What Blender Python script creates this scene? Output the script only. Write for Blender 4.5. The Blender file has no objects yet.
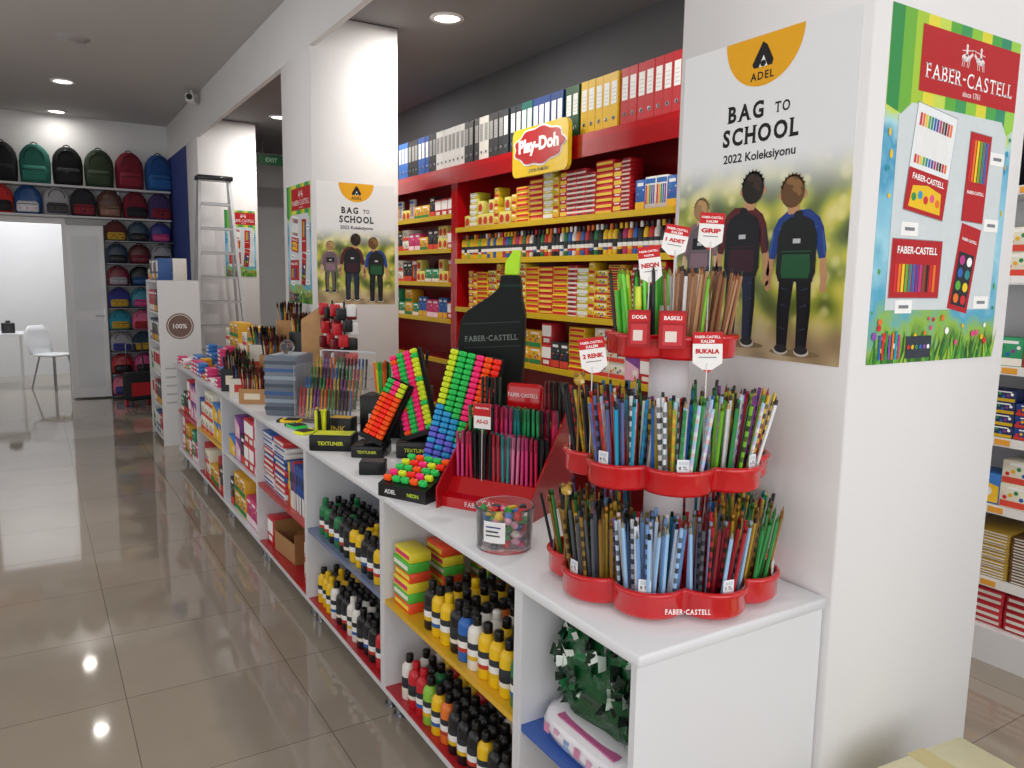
import bpy, bmesh, math, random
from mathutils import Vector, Matrix, Euler
random.seed(11)
R_=random.random
U=random.uniform
pi=math.pi
SC=bpy.context.scene
COL=SC.collection
# ------------------------------------------------------------ colours / materials
def C(h):
    if isinstance(h,str):
        h=h.lstrip('#'); c=[int(h[i:i+2],16)/255 for i in (0,2,4)]
    else: c=list(h)
    return tuple((x/12.92 if x<=.04045 else ((x+.055)/1.055)**2.4) for x in c[:3])+(1.0,)
MATS={}
def mk(name,rough=.5,metal=0,coat=0,trans=0,spec=.5,var=.06,vscale=30,bump=0,bscale=80,ior=1.45,emis=0):
    m=bpy.data.materials.new(name); m.use_nodes=True; nt=m.node_tree; N=nt.nodes; L=nt.links
    p=N['Principled BSDF']
    a=N.new('ShaderNodeAttribute'); a.attribute_name='Col'
    oi=N.new('ShaderNodeObjectInfo')
    mx=N.new('ShaderNodeMix'); mx.data_type='RGBA'; mx.blend_type='MULTIPLY'; mx.inputs[0].default_value=1
    L.new(a.outputs['Color'],mx.inputs[6]); L.new(oi.outputs['Color'],mx.inputs[7])
    tc=N.new('ShaderNodeTexCoord'); nz=N.new('ShaderNodeTexNoise'); nz.inputs['Scale'].default_value=vscale
    L.new(tc.outputs['Object'],nz.inputs['Vector'])
    mr=N.new('ShaderNodeMapRange'); mr.inputs['To Min'].default_value=1-var; mr.inputs['To Max'].default_value=1+var
    L.new(nz.outputs['Fac'],mr.inputs['Value'])
    m2=N.new('ShaderNodeMix'); m2.data_type='RGBA'; m2.blend_type='MULTIPLY'; m2.inputs[0].default_value=1
    L.new(mx.outputs[2],m2.inputs[6]); L.new(mr.outputs[0],m2.inputs[7])
    L.new(m2.outputs[2],p.inputs['Base Color'])
    p.inputs['Roughness'].default_value=rough; p.inputs['Metallic'].default_value=metal
    p.inputs['Coat Weight'].default_value=coat; p.inputs['Coat Roughness'].default_value=.08
    p.inputs['Transmission Weight'].default_value=trans; p.inputs['IOR'].default_value=ior
    p.inputs['Specular IOR Level'].default_value=spec
    if emis:
        L.new(m2.outputs[2],p.inputs['Emission Color']); p.inputs['Emission Strength'].default_value=emis
    if bump:
        n2=N.new('ShaderNodeTexNoise'); n2.inputs['Scale'].default_value=bscale; L.new(tc.outputs['Object'],n2.inputs['Vector'])
        bp=N.new('ShaderNodeBump'); bp.inputs['Strength'].default_value=bump; bp.inputs['Distance'].default_value=.004
        L.new(n2.outputs['Fac'],bp.inputs['Height']); L.new(bp.outputs[0],p.inputs['Normal'])
    MATS[name]=m; return m
mk('plastic',.32,coat=.15)
mk('shiny',.12,coat=.6,var=.03)
mk('paper',.6,var=.05)
mk('card',.45,var=.06)
mk('wall',.75,var=.035,vscale=3,bump=.15,bscale=60)
mk('lam',.3,coat=.1,var=.02,vscale=6)
mk('cloth',.85,var=.18,vscale=60,bump=.4,bscale=200)
mk('foil',.25,var=.35,vscale=45,bump=.8,bscale=60)
mk('metal',.3,metal=.9,var=.05)
mk('alu',.35,metal=.35,var=.04)
mk('wood',.55,var=.15,vscale=25)
mk('neon',.35,emis=.12,var=.02)  # weak glow put into the fluorescent plastic, which is no lamp
mk('satin',.5,spec=.3,var=.05)
mk('glow',.5,emis=5,var=0)
mk('clear',.04,trans=.95,ior=1.12,var=0)
mk('ceil',.8,var=.03,vscale=2)
# floor tiles
def floor_mat():
    m=bpy.data.materials.new('floor_tiles'); m.use_nodes=True; nt=m.node_tree; N=nt.nodes; L=nt.links; p=N['Principled BSDF']
    tc=N.new('ShaderNodeTexCoord'); mp=N.new('ShaderNodeMapping'); mp.inputs['Location'].default_value=(-.22+.6,-.1+.6,0)
    L.new(tc.outputs['Object'],mp.inputs['Vector'])
    br=N.new('ShaderNodeTexBrick'); br.offset=0; br.squash=1
    br.inputs['Scale'].default_value=1; br.inputs['Brick Width'].default_value=.6; br.inputs['Row Height'].default_value=.6
    br.inputs['Mortar Size'].default_value=.002; br.inputs['Mortar Smooth'].default_value=.3
    br.inputs['Color1'].default_value=C('#a89d8f'); br.inputs['Color2'].default_value=C('#a09587'); br.inputs['Mortar'].default_value=C('#6e655a')
    L.new(mp.outputs[0],br.inputs['Vector'])
    nz=N.new('ShaderNodeTexNoise'); nz.inputs['Scale'].default_value=5; nz.inputs['Detail'].default_value=6; L.new(tc.outputs['Object'],nz.inputs['Vector'])
    mr=N.new('ShaderNodeMapRange'); mr.inputs['To Min'].default_value=.92; mr.inputs['To Max'].default_value=1.06; L.new(nz.outputs['Fac'],mr.inputs['Value'])
    mx=N.new('ShaderNodeMix'); mx.data_type='RGBA'; mx.blend_type='MULTIPLY'; mx.inputs[0].default_value=1
    L.new(br.outputs['Color'],mx.inputs[6]); L.new(mr.outputs[0],mx.inputs[7]); L.new(mx.outputs[2],p.inputs['Base Color'])
    p.inputs['Roughness'].default_value=.06; p.inputs['Coat Weight'].default_value=.25; p.inputs['Coat Roughness'].default_value=.02
    bp=N.new('ShaderNodeBump'); bp.inputs['Strength'].default_value=.2; bp.inputs['Distance'].default_value=.002; bp.invert=True
    L.new(br.outputs['Fac'],bp.inputs['Height']); L.new(bp.outputs[0],p.inputs['Normal'])
    MATS['floor']=m
floor_mat()
def ramp(N,stops):
    cr=N.new('ShaderNodeValToRGB'); e=cr.color_ramp.elements
    e[0].position=stops[0][0]; e[0].color=C(stops[0][1]); e[1].position=stops[-1][0]; e[1].color=C(stops[-1][1])
    for s in stops[1:-1]:
        k=e.new(s[0]); k.color=C(s[1])
    return cr
def meadow_mat():
    # printed photo of an out-of-focus sunny park fading to white paper
    m=bpy.data.materials.new('meadow'); m.use_nodes=True; nt=m.node_tree; N=nt.nodes; L=nt.links; p=N['Principled BSDF']
    tc=N.new('ShaderNodeTexCoord'); sp=N.new('ShaderNodeSeparateXYZ'); L.new(tc.outputs['Object'],sp.inputs[0])
    nz=N.new('ShaderNodeTexNoise'); nz.inputs['Scale'].default_value=12; nz.inputs['Detail'].default_value=0; L.new(tc.outputs['Object'],nz.inputs['Vector'])
    vo=N.new('ShaderNodeTexVoronoi'); vo.feature='SMOOTH_F1'; vo.inputs['Scale'].default_value=22; vo.inputs['Smoothness'].default_value=.6; L.new(tc.outputs['Object'],vo.inputs['Vector'])
    cr=ramp(N,[(.25,'#3f4d22'),(.4,'#6b7a30'),(.5,'#9aa63c'),(.62,'#cfc94e'),(.75,'#e8e08a')]); L.new(nz.outputs['Fac'],cr.inputs[0])
    def rng(a,b,src=None):
        r=N.new('ShaderNodeMapRange'); r.interpolation_type='SMOOTHSTEP'; r.inputs['From Min'].default_value=a; r.inputs['From Max'].default_value=b; L.new(src or sp.outputs['Y'],r.inputs['Value']); return r
    def mix(f,a,b):
        x=N.new('ShaderNodeMix'); x.data_type='RGBA'; L.new(f,x.inputs[0])
        for s_,i in ((a,6),(b,7)):
            if isinstance(s_,str): x.inputs[i].default_value=C(s_)
            else: L.new(s_,x.inputs[i])
        return x.outputs[2]
    bk=rng(.42,.12,vo.outputs['Distance'])
    mm=N.new('ShaderNodeMath'); mm.operation='MULTIPLY'; mm.inputs[1].default_value=.55; L.new(bk.outputs[0],mm.inputs[0])
    fol=mix(mm.outputs[0],cr.outputs[0],'#f4ee9c')
    gr=ramp(N,[(.3,'#9a8562'),(.5,'#b8a078'),(.7,'#cdbb96')]); L.new(nz.outputs['Fac'],gr.inputs[0])
    a=mix(rng(-.37,-.27).outputs[0],gr.outputs[0],fol)
    b=mix(rng(-.03,.12).outputs[0],a,'#f0f2f4')
    L.new(b,p.inputs['Base Color']); p.inputs['Roughness'].default_value=.35; MATS['meadow']=m
meadow_mat()
def ramp_poster(name,stops,scale,amp,hh,det=3):
    m=bpy.data.materials.new(name); m.use_nodes=True; nt=m.node_tree; N=nt.nodes; L=nt.links; p=N['Principled BSDF']
    tc=N.new('ShaderNodeTexCoord'); sp=N.new('ShaderNodeSeparateXYZ'); L.new(tc.outputs['Object'],sp.inputs[0])
    nz=N.new('ShaderNodeTexNoise'); nz.inputs['Scale'].default_value=scale; nz.inputs['Detail'].default_value=det; L.new(tc.outputs['Object'],nz.inputs['Vector'])
    ad=N.new('ShaderNodeMath'); ad.operation='MULTIPLY_ADD'; ad.inputs[1].default_value=1/hh; ad.inputs[2].default_value=.5-amp/2
    L.new(sp.outputs['Y'],ad.inputs[0])
    a2=N.new('ShaderNodeMath'); a2.operation='MULTIPLY_ADD'; a2.inputs[1].default_value=amp; L.new(nz.outputs['Fac'],a2.inputs[0]); L.new(ad.outputs[0],a2.inputs[2])
    cr=ramp(N,stops)
    L.new(a2.outputs[0],cr.inputs[0]); L.new(cr.outputs[0],p.inputs['Base Color']); p.inputs['Roughness'].default_value=.35
    MATS[name]=m
ramp_poster('watercolour',[(0,'#3e7d2e'),(.1,'#8dbb3c'),(.2,'#4aa8c9'),(.35,'#9fd6e8'),(.5,'#7cc0dc'),(.6,'#3f9cc4'),(.7,'#aadbe6'),(.8,'#c9dd5a'),(.9,'#7cb83a'),(1,'#3c8f4a')],9,.5,.84,4)
# ------------------------------------------------------------ mesh builder
I4=Matrix.Identity(4)
TXT={}
def textdata(s,bold=0.0,space=1.0):
    k=(s,bold,space)
    if k in TXT: return TXT[k]
    cu=bpy.data.curves.new('t','FONT'); cu.body=s; cu.size=1; cu.align_x='CENTER'; cu.align_y='CENTER'; cu.offset=bold; cu.space_character=space; cu.resolution_u=3
    ob=bpy.data.objects.new('t',cu); COL.objects.link(ob); bpy.context.view_layer.update()
    dg=bpy.context.evaluated_depsgraph_get(); me=bpy.data.meshes.new_from_object(ob.evaluated_get(dg))
    v=[tuple(x.co) for x in me.vertices]; f=[tuple(q.vertices) for q in me.polygons]
    bpy.data.objects.remove(ob); bpy.data.curves.remove(cu); bpy.data.meshes.remove(me)
    xs=[p[0] for p in v]; ys=[p[1] for p in v]
    cx=(min(xs)+max(xs))/2; cy=(min(ys)+max(ys))/2; w=max(xs)-min(xs); h=max(ys)-min(ys)
    v=[(p[0]-cx,p[1]-cy,0) for p in v]
    TXT[k]=(v,f,w,h); return TXT[k]
class B:
    def __init__(s): s.v=[];s.f=[];s.c=[];s.m=[];s.s=[];s.M=I4.copy()
    def add(s,vs,fs,col,mat='plastic',smooth=False):
        o=len(s.v)
        for p in vs: s.v.append(tuple(s.M@Vector(p)))
        col=C(col)
        for f in fs: s.f.append([i+o for i in f]); s.c.append(col); s.m.append(mat); s.s.append(smooth)
        return s
    def box(s,x0,x1,y0,y1,z0,z1,col='#ffffff',mat='plastic'):
        v=[(x0,y0,z0),(x1,y0,z0),(x1,y1,z0),(x0,y1,z0),(x0,y0,z1),(x1,y0,z1),(x1,y1,z1),(x0,y1,z1)]
        return s.add(v,[(0,3,2,1),(4,5,6,7),(0,1,5,4),(1,2,6,5),(2,3,7,6),(3,0,4,7)],col,mat)
    def rbox(s,x0,x1,y0,y1,z0,z1,r,col='#ffffff',mat='plastic',seg=2):
        bm=bmesh.new(); bmesh.ops.create_cube(bm,size=1)
        for v in bm.verts: v.co=Vector(((x0+x1)/2+v.co.x*(x1-x0),(y0+y1)/2+v.co.y*(y1-y0),(z0+z1)/2+v.co.z*(z1-z0)))
        bmesh.ops.bevel(bm,geom=bm.edges[:],offset=r,segments=seg,profile=.5,affect='EDGES',clamp_overlap=True)
        bm.verts.index_update(); v=[tuple(x.co) for x in bm.verts]; f=[[q.index for q in x.verts] for x in bm.faces]; bm.free()
        return s.add(v,f,col,mat,True)
    def cyl(s,p0,p1,r0,r1=None,n=10,col='#ffffff',mat='plastic',cap=True,smooth=True):
        if r1 is None: r1=r0
        p0=Vector(p0);p1=Vector(p1);d=(p1-p0).normalized(); a=d.orthogonal().normalized(); b=d.cross(a)
        v=[]
        for p,r in ((p0,r0),(p1,r1)):
            for i in range(n):
                t=2*pi*i/n; v.append(tuple(p+(a*math.cos(t)+b*math.sin(t))*r))
        s.add(v,[(i,(i+1)%n,n+(i+1)%n,n+i) for i in range(n)],col,mat,smooth)
        if cap: s.add(v,[tuple(range(n))[::-1],tuple(range(n,2*n))],col,mat,False)
        return s
    def lathe(s,prof,n,col,mat='plastic',o=(0,0,0)):
        v=[];f=[];k=len(prof)
        for r,z in prof:
            for i in range(n):
                t=2*pi*i/n; v.append((o[0]+r*math.cos(t),o[1]+r*math.sin(t),o[2]+z))
        for j in range(k-1):
            for i in range(n): f.append((j*n+i,j*n+(i+1)%n,(j+1)*n+(i+1)%n,(j+1)*n+i))
        return s.add(v,f,col,mat,True)
    def loft(s,rings,n,col,mat='cloth',wob=None):
        v=[];f=[];k=len(rings)
        for j,(cx,cy,z,rx,ry,e) in enumerate(rings):
            for i in range(n):
                t=2*pi*i/n; c=math.cos(t); q=math.sin(t); w=1 if not wob else wob(t,j)
                v.append((cx+w*rx*math.copysign(abs(c)**(2/e),c),cy+w*ry*math.copysign(abs(q)**(2/e),q),z))
        for j in range(k-1):
            for i in range(n): f.append((j*n+i,j*n+(i+1)%n,(j+1)*n+(i+1)%n,(j+1)*n+i))
        f.append(tuple(range(n))[::-1]); f.append(tuple(range((k-1)*n,k*n)))
        return s.add(v,f,col,mat,True)
    def tube(s,pts,r,n=6,col='#ffffff',mat='plastic'):
        pts=[Vector(p) for p in pts]; v=[];f=[]
        for j,p in enumerate(pts):
            d=(pts[min(j+1,len(pts)-1)]-pts[max(j-1,0)]).normalized()
            a=d.cross(Vector((.13,.21,.97))).normalized(); b=d.cross(a)
            for i in range(n):
                t=2*pi*i/n; v.append(tuple(p+(a*math.cos(t)+b*math.sin(t))*r))
        for j in range(len(pts)-1):
            for i in range(n): f.append((j*n+i,j*n+(i+1)%n,(j+1)*n+(i+1)%n,(j+1)*n+i))
        f.append(tuple(range(n))[::-1]); f.append(tuple(range((len(pts)-1)*n,len(pts)*n)))
        return s.add(v,f,col,mat,True)
    def ball(s,c,r,col,mat='plastic',n=10,sz=1):
        m=6; pr=[(r*math.sin(pi*j/m)+1e-5,-r*sz*math.cos(pi*j/m)) for j in range(m+1)]
        return s.lathe(pr,n,col,mat,c)
    def poly(s,pts,z,col,mat='paper'):
        return s.add([(x,y,z) for x,y in pts],[tuple(range(len(pts)))],col,mat)
    def rect(s,x0,x1,y0,y1,z,col,mat='paper'): return s.poly([(x0,y0),(x1,y0),(x1,y1),(x0,y1)],z,col,mat)
    def disc(s,cx,cy,rx,ry,z,col,mat='paper',n=20,a0=0,a1=2*pi):
        full=abs(a1-a0-2*pi)<1e-3
        return s.poly([(cx+rx*math.cos(a0+(a1-a0)*i/(n if full else n-1)),cy+ry*math.sin(a0+(a1-a0)*i/(n if full else n-1))) for i in range(n)],z,col,mat)
    def prism(s,pts,z0,z1,col,mat='plastic'):
        n=len(pts); v=[(x,y,z0) for x,y in pts]+[(x,y,z1) for x,y in pts]
        return s.add(v,[tuple(range(n))[::-1],tuple(range(n,2*n))]+[(i,(i+1)%n,n+(i+1)%n,n+i) for i in range(n)],col,mat)
    def text(s,t,cx,cy,z,h=None,w=None,col='#111111',bold=.02,space=1.0,mat='paper'):
        v,f,tw,th=textdata(t,bold,space)
        sx=sy=None
        if w: sx=w/tw
        if h: sy=h/th
        sx=sx or sy; sy=sy or sx
        return s.add([(cx+p[0]*sx,cy+p[1]*sy,z) for p in v],f,col,mat)
    def serif(s,t,cx,cy,z,w,h,col='#111111',bold=.0,st=.055,gap=.15):
        """capital lettering with slab serifs added to the stems"""
        H0=textdata('H',bold)[3]; L=[(c,)+tuple(textdata(c,bold)) for c in t]
        tot=sum(l[3] for l in L)+gap*(len(L)-1); sx=w/tot; sy=h/H0; x=cx-w/2
        SP_={'A':'ab','B':'cA','C':'t','D':'cA','E':'cAw','F':'cAw','G':'t','H':'abCD','L':'cAw','O':'','R':'cAB','S':'tu','T':'m','-':''}
        sw=.13*sx; hh=st*sy
        def bar(px,py): s.rect(px-sw,px+sw,py-hh/2,py+hh/2,z,col)
        for c,v,f,tw,th in L:
            gx=x+tw*sx/2; s.add([(gx+p[0]*sx,cy+p[1]*sy,z) for p in v],f,col,'paper')
            x0,x1=x+.05*sx,x+(tw-.05)*sx; yb,yt=cy-h/2+hh/2,cy+h/2-hh/2
            for k in SP_.get(c,''):
                if k in 'aA': bar(x0+.02*sx,yb)
                elif k in 'bB': bar(x1-.01*sx,yb)
                elif k in 'cC': bar(x0+.02*sx,yt)
                elif k=='D': bar(x1-.01*sx,yt)
                elif k=='m': bar(gx,yb); s.rect(x,x+.05*sx,yt-.16*sy,yt,z,col); s.rect(x+(tw-.05)*sx,x+tw*sx,yt-.16*sy,yt,z,col)
                elif k=='t': s.rect(x1-.02*sx,x1+.03*sx,yt-.16*sy,yt+.01*sy,z,col)
                elif k=='u': s.rect(x,x+.05*sx,yb,yb+.16*sy,z,col)
                elif k=='w': s.rect(x1-.01*sx,x1+.04*sx,(yb if c=='L' else yt-.14*sy),(yb+.14*sy if c=='L' else yt),z,col)
            x+=tw*sx+gap*sx
        return s
    def mesh(s,name):
        me=bpy.data.meshes.new(name); me.from_pydata(s.v,[],s.f)
        ms=[]; 
        for k in s.m:
            if k not in ms: ms.append(k)
        for k in ms: me.materials.append(MATS[k])
        at=me.color_attributes.new('Col','FLOAT_COLOR','CORNER'); buf=[]
        for p in me.polygons:
            p.material_index=ms.index(s.m[p.index]); p.use_smooth=s.s[p.index]
            buf.extend(s.c[p.index]*p.loop_total)
        at.data.foreach_set('color',buf); me.update(); SRC[me.name]=s; return me
SRC={}
KIDS={}
def thing(b,name,label=None,cat=None,group=None,loc=(0,0,0),rot=(0,0,0),color=None,kind=None,M=None):
    o=bpy.data.objects.new(name,b.mesh(name) if b else None); COL.objects.link(o)
    if M is not None: o.matrix_world=M
    else: o.location=loc; o.rotation_euler=rot
    if label: o['label']=label
    if cat: o['category']=cat
    if group: o['group']=group
    if kind: o['kind']=kind
    if color: o.color=C(color)
    KIDS[o.name]=[]; return o
def part(b,name,par,label=None,color=None,loc=(0,0,0),rot=(0,0,0)):
    o=bpy.data.objects.new(name,b.mesh(name)); COL.objects.link(o); o.parent=par; o.location=loc; o.rotation_euler=rot
    if label: o['label']=label
    if color: o.color=C(color)
    KIDS[o.name]=[]; KIDS[par.name].append(o); return o
def clone(o,loc=None,rot=None,color=None,M=None,kc=None,label=None,group=None,_p=None):
    c=o.copy(); COL.objects.link(c)
    if _p: c.parent=_p
    if M is not None: c.matrix_world=M
    else:
        if loc is not None: c.location=loc
        if rot is not None: c.rotation_euler=rot
    if color: c.color=C(color)
    if label: c['label']=label
    if group: c['group']=group
    KIDS[c.name]=[]
    for k in KIDS[o.name]:
        kk=clone(k,_p=c); KIDS[c.name].append(kk)
        nm=k.name.split('.')[0]
        if kc and nm in kc: kk.color=C(kc[nm])
    return c
PROTOS=[]
def proto(o): PROTOS.append(o); return o
def drop_protos():
    for o in PROTOS:
        for k in KIDS[o.name]:
            for kk in KIDS[k.name]: bpy.data.objects.remove(kk)
            bpy.data.objects.remove(k)
        bpy.data.objects.remove(o)
def struct(name,b,**k):
    o=thing(b,name,kind='structure',**k); return o
MX=Matrix(((0,0,-1,0),(-1,0,0,0),(0,1,0,0),(0,0,0,1)))   # local xy plane -> face toward -X
MY=Matrix(((1,0,0,0),(0,0,-1,0),(0,1,0,0),(0,0,0,1)))    # local xy plane -> face toward -Y
def T(x,y,z): return Matrix.Translation((x,y,z))
def RZ(a): return Matrix.Rotation(a,4,'Z')
def facing(x,y,z,dx,dy,tilt=0):
    a=math.atan2(dy,dx)+pi/2
    return T(x,y,z)@RZ(a)@Matrix.Rotation(-tilt,4,'X')@MY
# ------------------------------------------------------------ room shell
WH='#e2e2e3'
b=B().box(-1.9,5,-2.2,14.2,-.1,0,'#ffffff','floor'); struct('floor',b)
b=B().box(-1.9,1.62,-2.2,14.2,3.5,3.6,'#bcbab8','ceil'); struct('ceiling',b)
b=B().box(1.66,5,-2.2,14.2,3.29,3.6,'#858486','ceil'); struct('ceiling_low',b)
b=B().box(1.62,1.66,-2.2,11.3,3.08,3.6,WH,'wall'); struct('trim_1',b)
for i,(y0,y1,x1) in enumerate([(1.12,1.73,2.31),(5.18,5.86,2.24),(9.2,9.87,2.25)]):
    b=B().rbox(1.622,x1,y0,y1,0,3.285,.006,'#e8e7e8','wall',1); struct('trim_%d'%(i+2),b)
b=B()
b.box(-1.9,-.5,11.3,11.42,0,3.5,WH,'wall'); b.box(-.5,.37,11.3,11.42,2.2,3.5,WH,'wall'); b.box(.37,3.36,11.3,11.42,0,3.5,WH,'wall')
struct('wall_far',b)
b=B(); b.box(-2,-1.9,-2.2,14.2,0,3.5,WH,'wall'); struct('wall_left',b)
b=B(); b.box(3.36,3.46,2.8,14.2,0,3.3,'#5a595d','wall'); b.box(3.46,3.9,2.8,2.9,0,3.3,WH,'wall'); b.box(3.82,3.92,-2.2,2.8,0,3.3,WH,'wall'); struct('wall_right',b)
b=B(); b.box(-1.9,3.36,14.1,14.2,0,3.5,WH,'wall'); struct('wall_office',b)
b=B(); b.box(-.56,-.5,11.26,11.44,0,2.26,'#f0f0f2','lam'); b.box(.37,.41,11.26,11.44,0,2.26,'#f0f0f2','lam'); b.box(-.5,.37,11.26,11.44,2.2,2.26,'#f0f0f2','lam'); struct('trim_5',b)
b=B(); b.box(0,.42,-.02,.02,.02,2.18,'#eceef1','lam'); b.box(.06,.36,-.024,-.02,.15,1.0,'#e2e5ea','lam'); b.box(.06,.36,-.024,-.02,1.12,2.05,'#e2e5ea','lam')
b.box(.375,.405,-.03,-.02,.98,1.14,'#9a9ca0','metal'); b.cyl((.39,-.03,1.06),(.39,-.07,1.06),.009,n=8,col='#b5b7ba',mat='metal'); b.cyl((.39,-.07,1.06),(.29,-.07,1.06),.009,n=8,col='#b5b7ba',mat='metal')
struct('door_1',b,loc=(.40,11.22,0),rot=(0,0,math.radians(-8)))
b=B(); b.box(1.62,1.66,9.87,11.3,0,3.08,'#2b3f86','wall'); struct('wall_blue',b)
b=B(); b.box(.43,3.36,11.285,11.3,0,.1,'#d5d5d5','lam'); struct('baseboard_far',b)
def downlight(x,y,z,power):
    b=B(); b.lathe([(.085,-.012),(.112,-.012),(.116,0),(.085,0)],28,'#f2f2f2','shiny')
    o=thing(b,'ceiling_light','round recessed white downlight glowing in the ceiling','light',group='recessed downlights',loc=(x,y,z))
    b=B(); b.add([(.085*math.cos(2*pi*i/24),.085*math.sin(2*pi*i/24),-.006) for i in range(24)],[tuple(range(24))],'#fff8ee','glow'); part(b,'lamp_lens',o,'glowing frosted lens')
    l=bpy.data.lights.new('downlight_lamp','AREA'); l.shape='DISK'; l.size=.12; l.energy=power; l.color=(1,.95,.88)
    lo=bpy.data.objects.new('lamp',l); COL.objects.link(lo); lo.parent=o; lo.location=(0,0,-.02)
for p in [(.39,9.28,3.5),(.38,11.02,3.5),(.4,5.4,3.5),(.4,1.0,3.5)]:downlight(*p,3 if p[1]>9 else 6)
for p in [(2.42,4.79,3.29),(2.38,8.68,3.29),(2.5,2.6,3.29),(2.5,6.8,3.29),(3.0,.6,3.29)]:downlight(*p,18 if p[1]>1 else 8)  # later entries are out of view, added to light the red shelving side
b=B(); b.lathe([(.0001,-.02),(.09,-.02),(.13,-.008),(.14,0)],24,'#a9a8a8','plastic')
thing(b,'ceiling_vent','round grey air vent in the pale ceiling','vent',loc=(.40,7.58,3.5))
b=B(); b.rbox(-.04,.04,-.12,.12,-.04,.04,.01,'#e8e8e8'); b.cyl((0,-.12,0),(0,-.14,0),.03,n=12,col='#222222'); b.cyl((.0,.05,.03),(.0,.05,.099),.012,n=8,col='#dddddd')
thing(b,'security_camera','small white security camera fixed to the ceiling fascia','camera',loc=(1.53,8.9,3.4),rot=(0,0,-.3))
b=B(); b.box(-.16,.16,-.015,.015,-.06,.06,'#14502f','plastic'); b.M=MY; b.text('EXIT',0,0,.017,h=.05,col='#8fb8a0'); b.M=I4; b.box(-.1,-.095,-.003,.003,.06,.29,'#777777','metal'); b.box(.095,.1,-.003,.003,.06,.29,'#777777','metal')
thing(b,'exit_sign','green rectangular exit sign hanging from the ceiling','sign',loc=(2.6,9.9,3.0))
# ------------------------------------------------------------ camera
F=775;P=math.radians(7.7);YW=math.radians(31.75);RR=math.radians(.9);H=1.6
fw=Vector((math.sin(YW)*math.cos(P),math.cos(YW)*math.cos(P),-math.sin(P)))
rt=Vector((math.cos(YW),-math.sin(YW),0)); up=rt.cross(fw)
r2=rt*math.cos(RR)+up*math.sin(RR); u2=up*math.cos(RR)-rt*math.sin(RR)
cam=bpy.data.cameras.new('camera'); co=bpy.data.objects.new('camera',cam); COL.objects.link(co)
cam.sensor_width=36; cam.lens=F/1024*36; cam.clip_start=.05
co.matrix_world=Matrix(((r2.x,u2.x,-fw.x,0),(r2.y,u2.y,-fw.y,0),(r2.z,u2.z,-fw.z,H),(0,0,0,1)))
SC.camera=co
# ------------------------------------------------------------ counter
XF,XB,ZT=1.02,1.615,.84
LW='#e0e1e5'
b=B(); b.rbox(XF-.005,XB,1.13,7.26,.812,ZT,.003,LW,'lam',1); thing(b,'worktop','long white laminate worktop over open cabinets','countertop')
units=[1.14,1.60,2.52,3.44,4.36,5.28,6.2,7.12]
midc=['#3a62b4','#e3b22a','#7484a6','#c23a3a','#dfe2e8','#e3b22a','#c23a3a']
botc=['#b3202a','#b3202a','#b3202a','#b3202a','#dfe2e8','#b3202a','#dfe2e8']
SH=.45
for i in range(7):
    y0,y1=units[i]+.0005,units[i+1]-.0005
    b=B(); t=.018
    b.box(XF,XB,y0,y0+t,.09,.811,LW,'lam'); b.box(XF,XB,y1-t,y1,.09,.811,LW,'lam'); b.box(XB-.008,XB,y0+t,y1-t,.09,.811,LW,'lam')
    b.box(XF,XB-.008,y0+t,y1-t,.09,.108,LW,'lam'); 
    if i==0: b.box(XF+.02,XB,y0,y0+t,0,.09,LW,'lam')
    o=thing(b,'cabinet_unit','open white laminate cabinet unit holding shop stock','cabinet',group='open cabinets under the worktop')
    b=B(); b.box(XF+.003,XB-.009,y0+t,y1-t,SH-.018,SH,midc[i],'lam'); part(b,'shelf',o,'coloured middle shelf board')
    b=B(); b.box(XF+.003,XB-.009,y0+t,y1-t,.108,.113,botc[i],'lam'); part(b,'bottom_panel',o,'coloured bottom liner')
    for yy in (y0+.04,y1-.04) :
        b=B(); b.cyl((0,0,0),(0,0,.012),.024,.022,12,'#8c8e92','metal'); b.cyl((0,0,.012),(0,0,.089),.014,n=12,col='#a8aaae',mat='metal'); part(b,'leg',o,'short chrome leg',loc=(XF+.05,yy,0))
# ------------------------------------------------------------ paint bottles
def bottle_proto(r=.0285,h=.165,lab='#f1f1ee',stripe='#c0392b'):
    b=B(); k=r/.027; q=h/.15
    b.lathe([(.0001,0),(.025*k,0),(.027*k,.004*q),(.027*k,.1*q),(.0245*k,.112*q),(.015*k,.121*q),(.0115*k,.124*q),(.0115*k,.128*q)],14,'#ffffff','plastic')
    o=proto(thing(b,'paint_bottle','plastic bottle of acrylic paint on the cabinet shelf','bottle'))
    b=B(); b.lathe([(.0125*k,.122*q),(.0135*k,.123*q),(.0135*k,.146*q),(.012*k,.149*q),(.0001,.15*q)],12,'#ffffff','plastic'); part(b,'cap',o)
    b=B(); b.lathe([(.0274*k,.03*q),(.0274*k,.042*q)],14,stripe,'paper'); b.lathe([(.0274*k,.042*q),(.0274*k,.06*q)],14,lab,'paper'); b.lathe([(.0274*k,.06*q),(.0274*k,.078*q)],14,'#30343a','paper'); part(b,'label',o)
    return o
BP=[bottle_proto(),bottle_proto(stripe='#2d5fa8'),bottle_proto(lab='#26282c',stripe='#e8e3d0'),bottle_proto(stripe='#e0b71f')]
BCOL={'k':('#17171a','black'),'y':('#f0c416','yellow'),'w':('#ece9e2','white'),'r':('#c8202c','red'),'g':('#1f7a45','green'),'b':('#2a67b8','blue'),'o':('#e8772a','orange'),'p':('#b62a6c','purple'),'n':('#5b3620','brown'),'l':('#8cc63e','lime'),'c':('#d9dde2','clear')}
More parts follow.
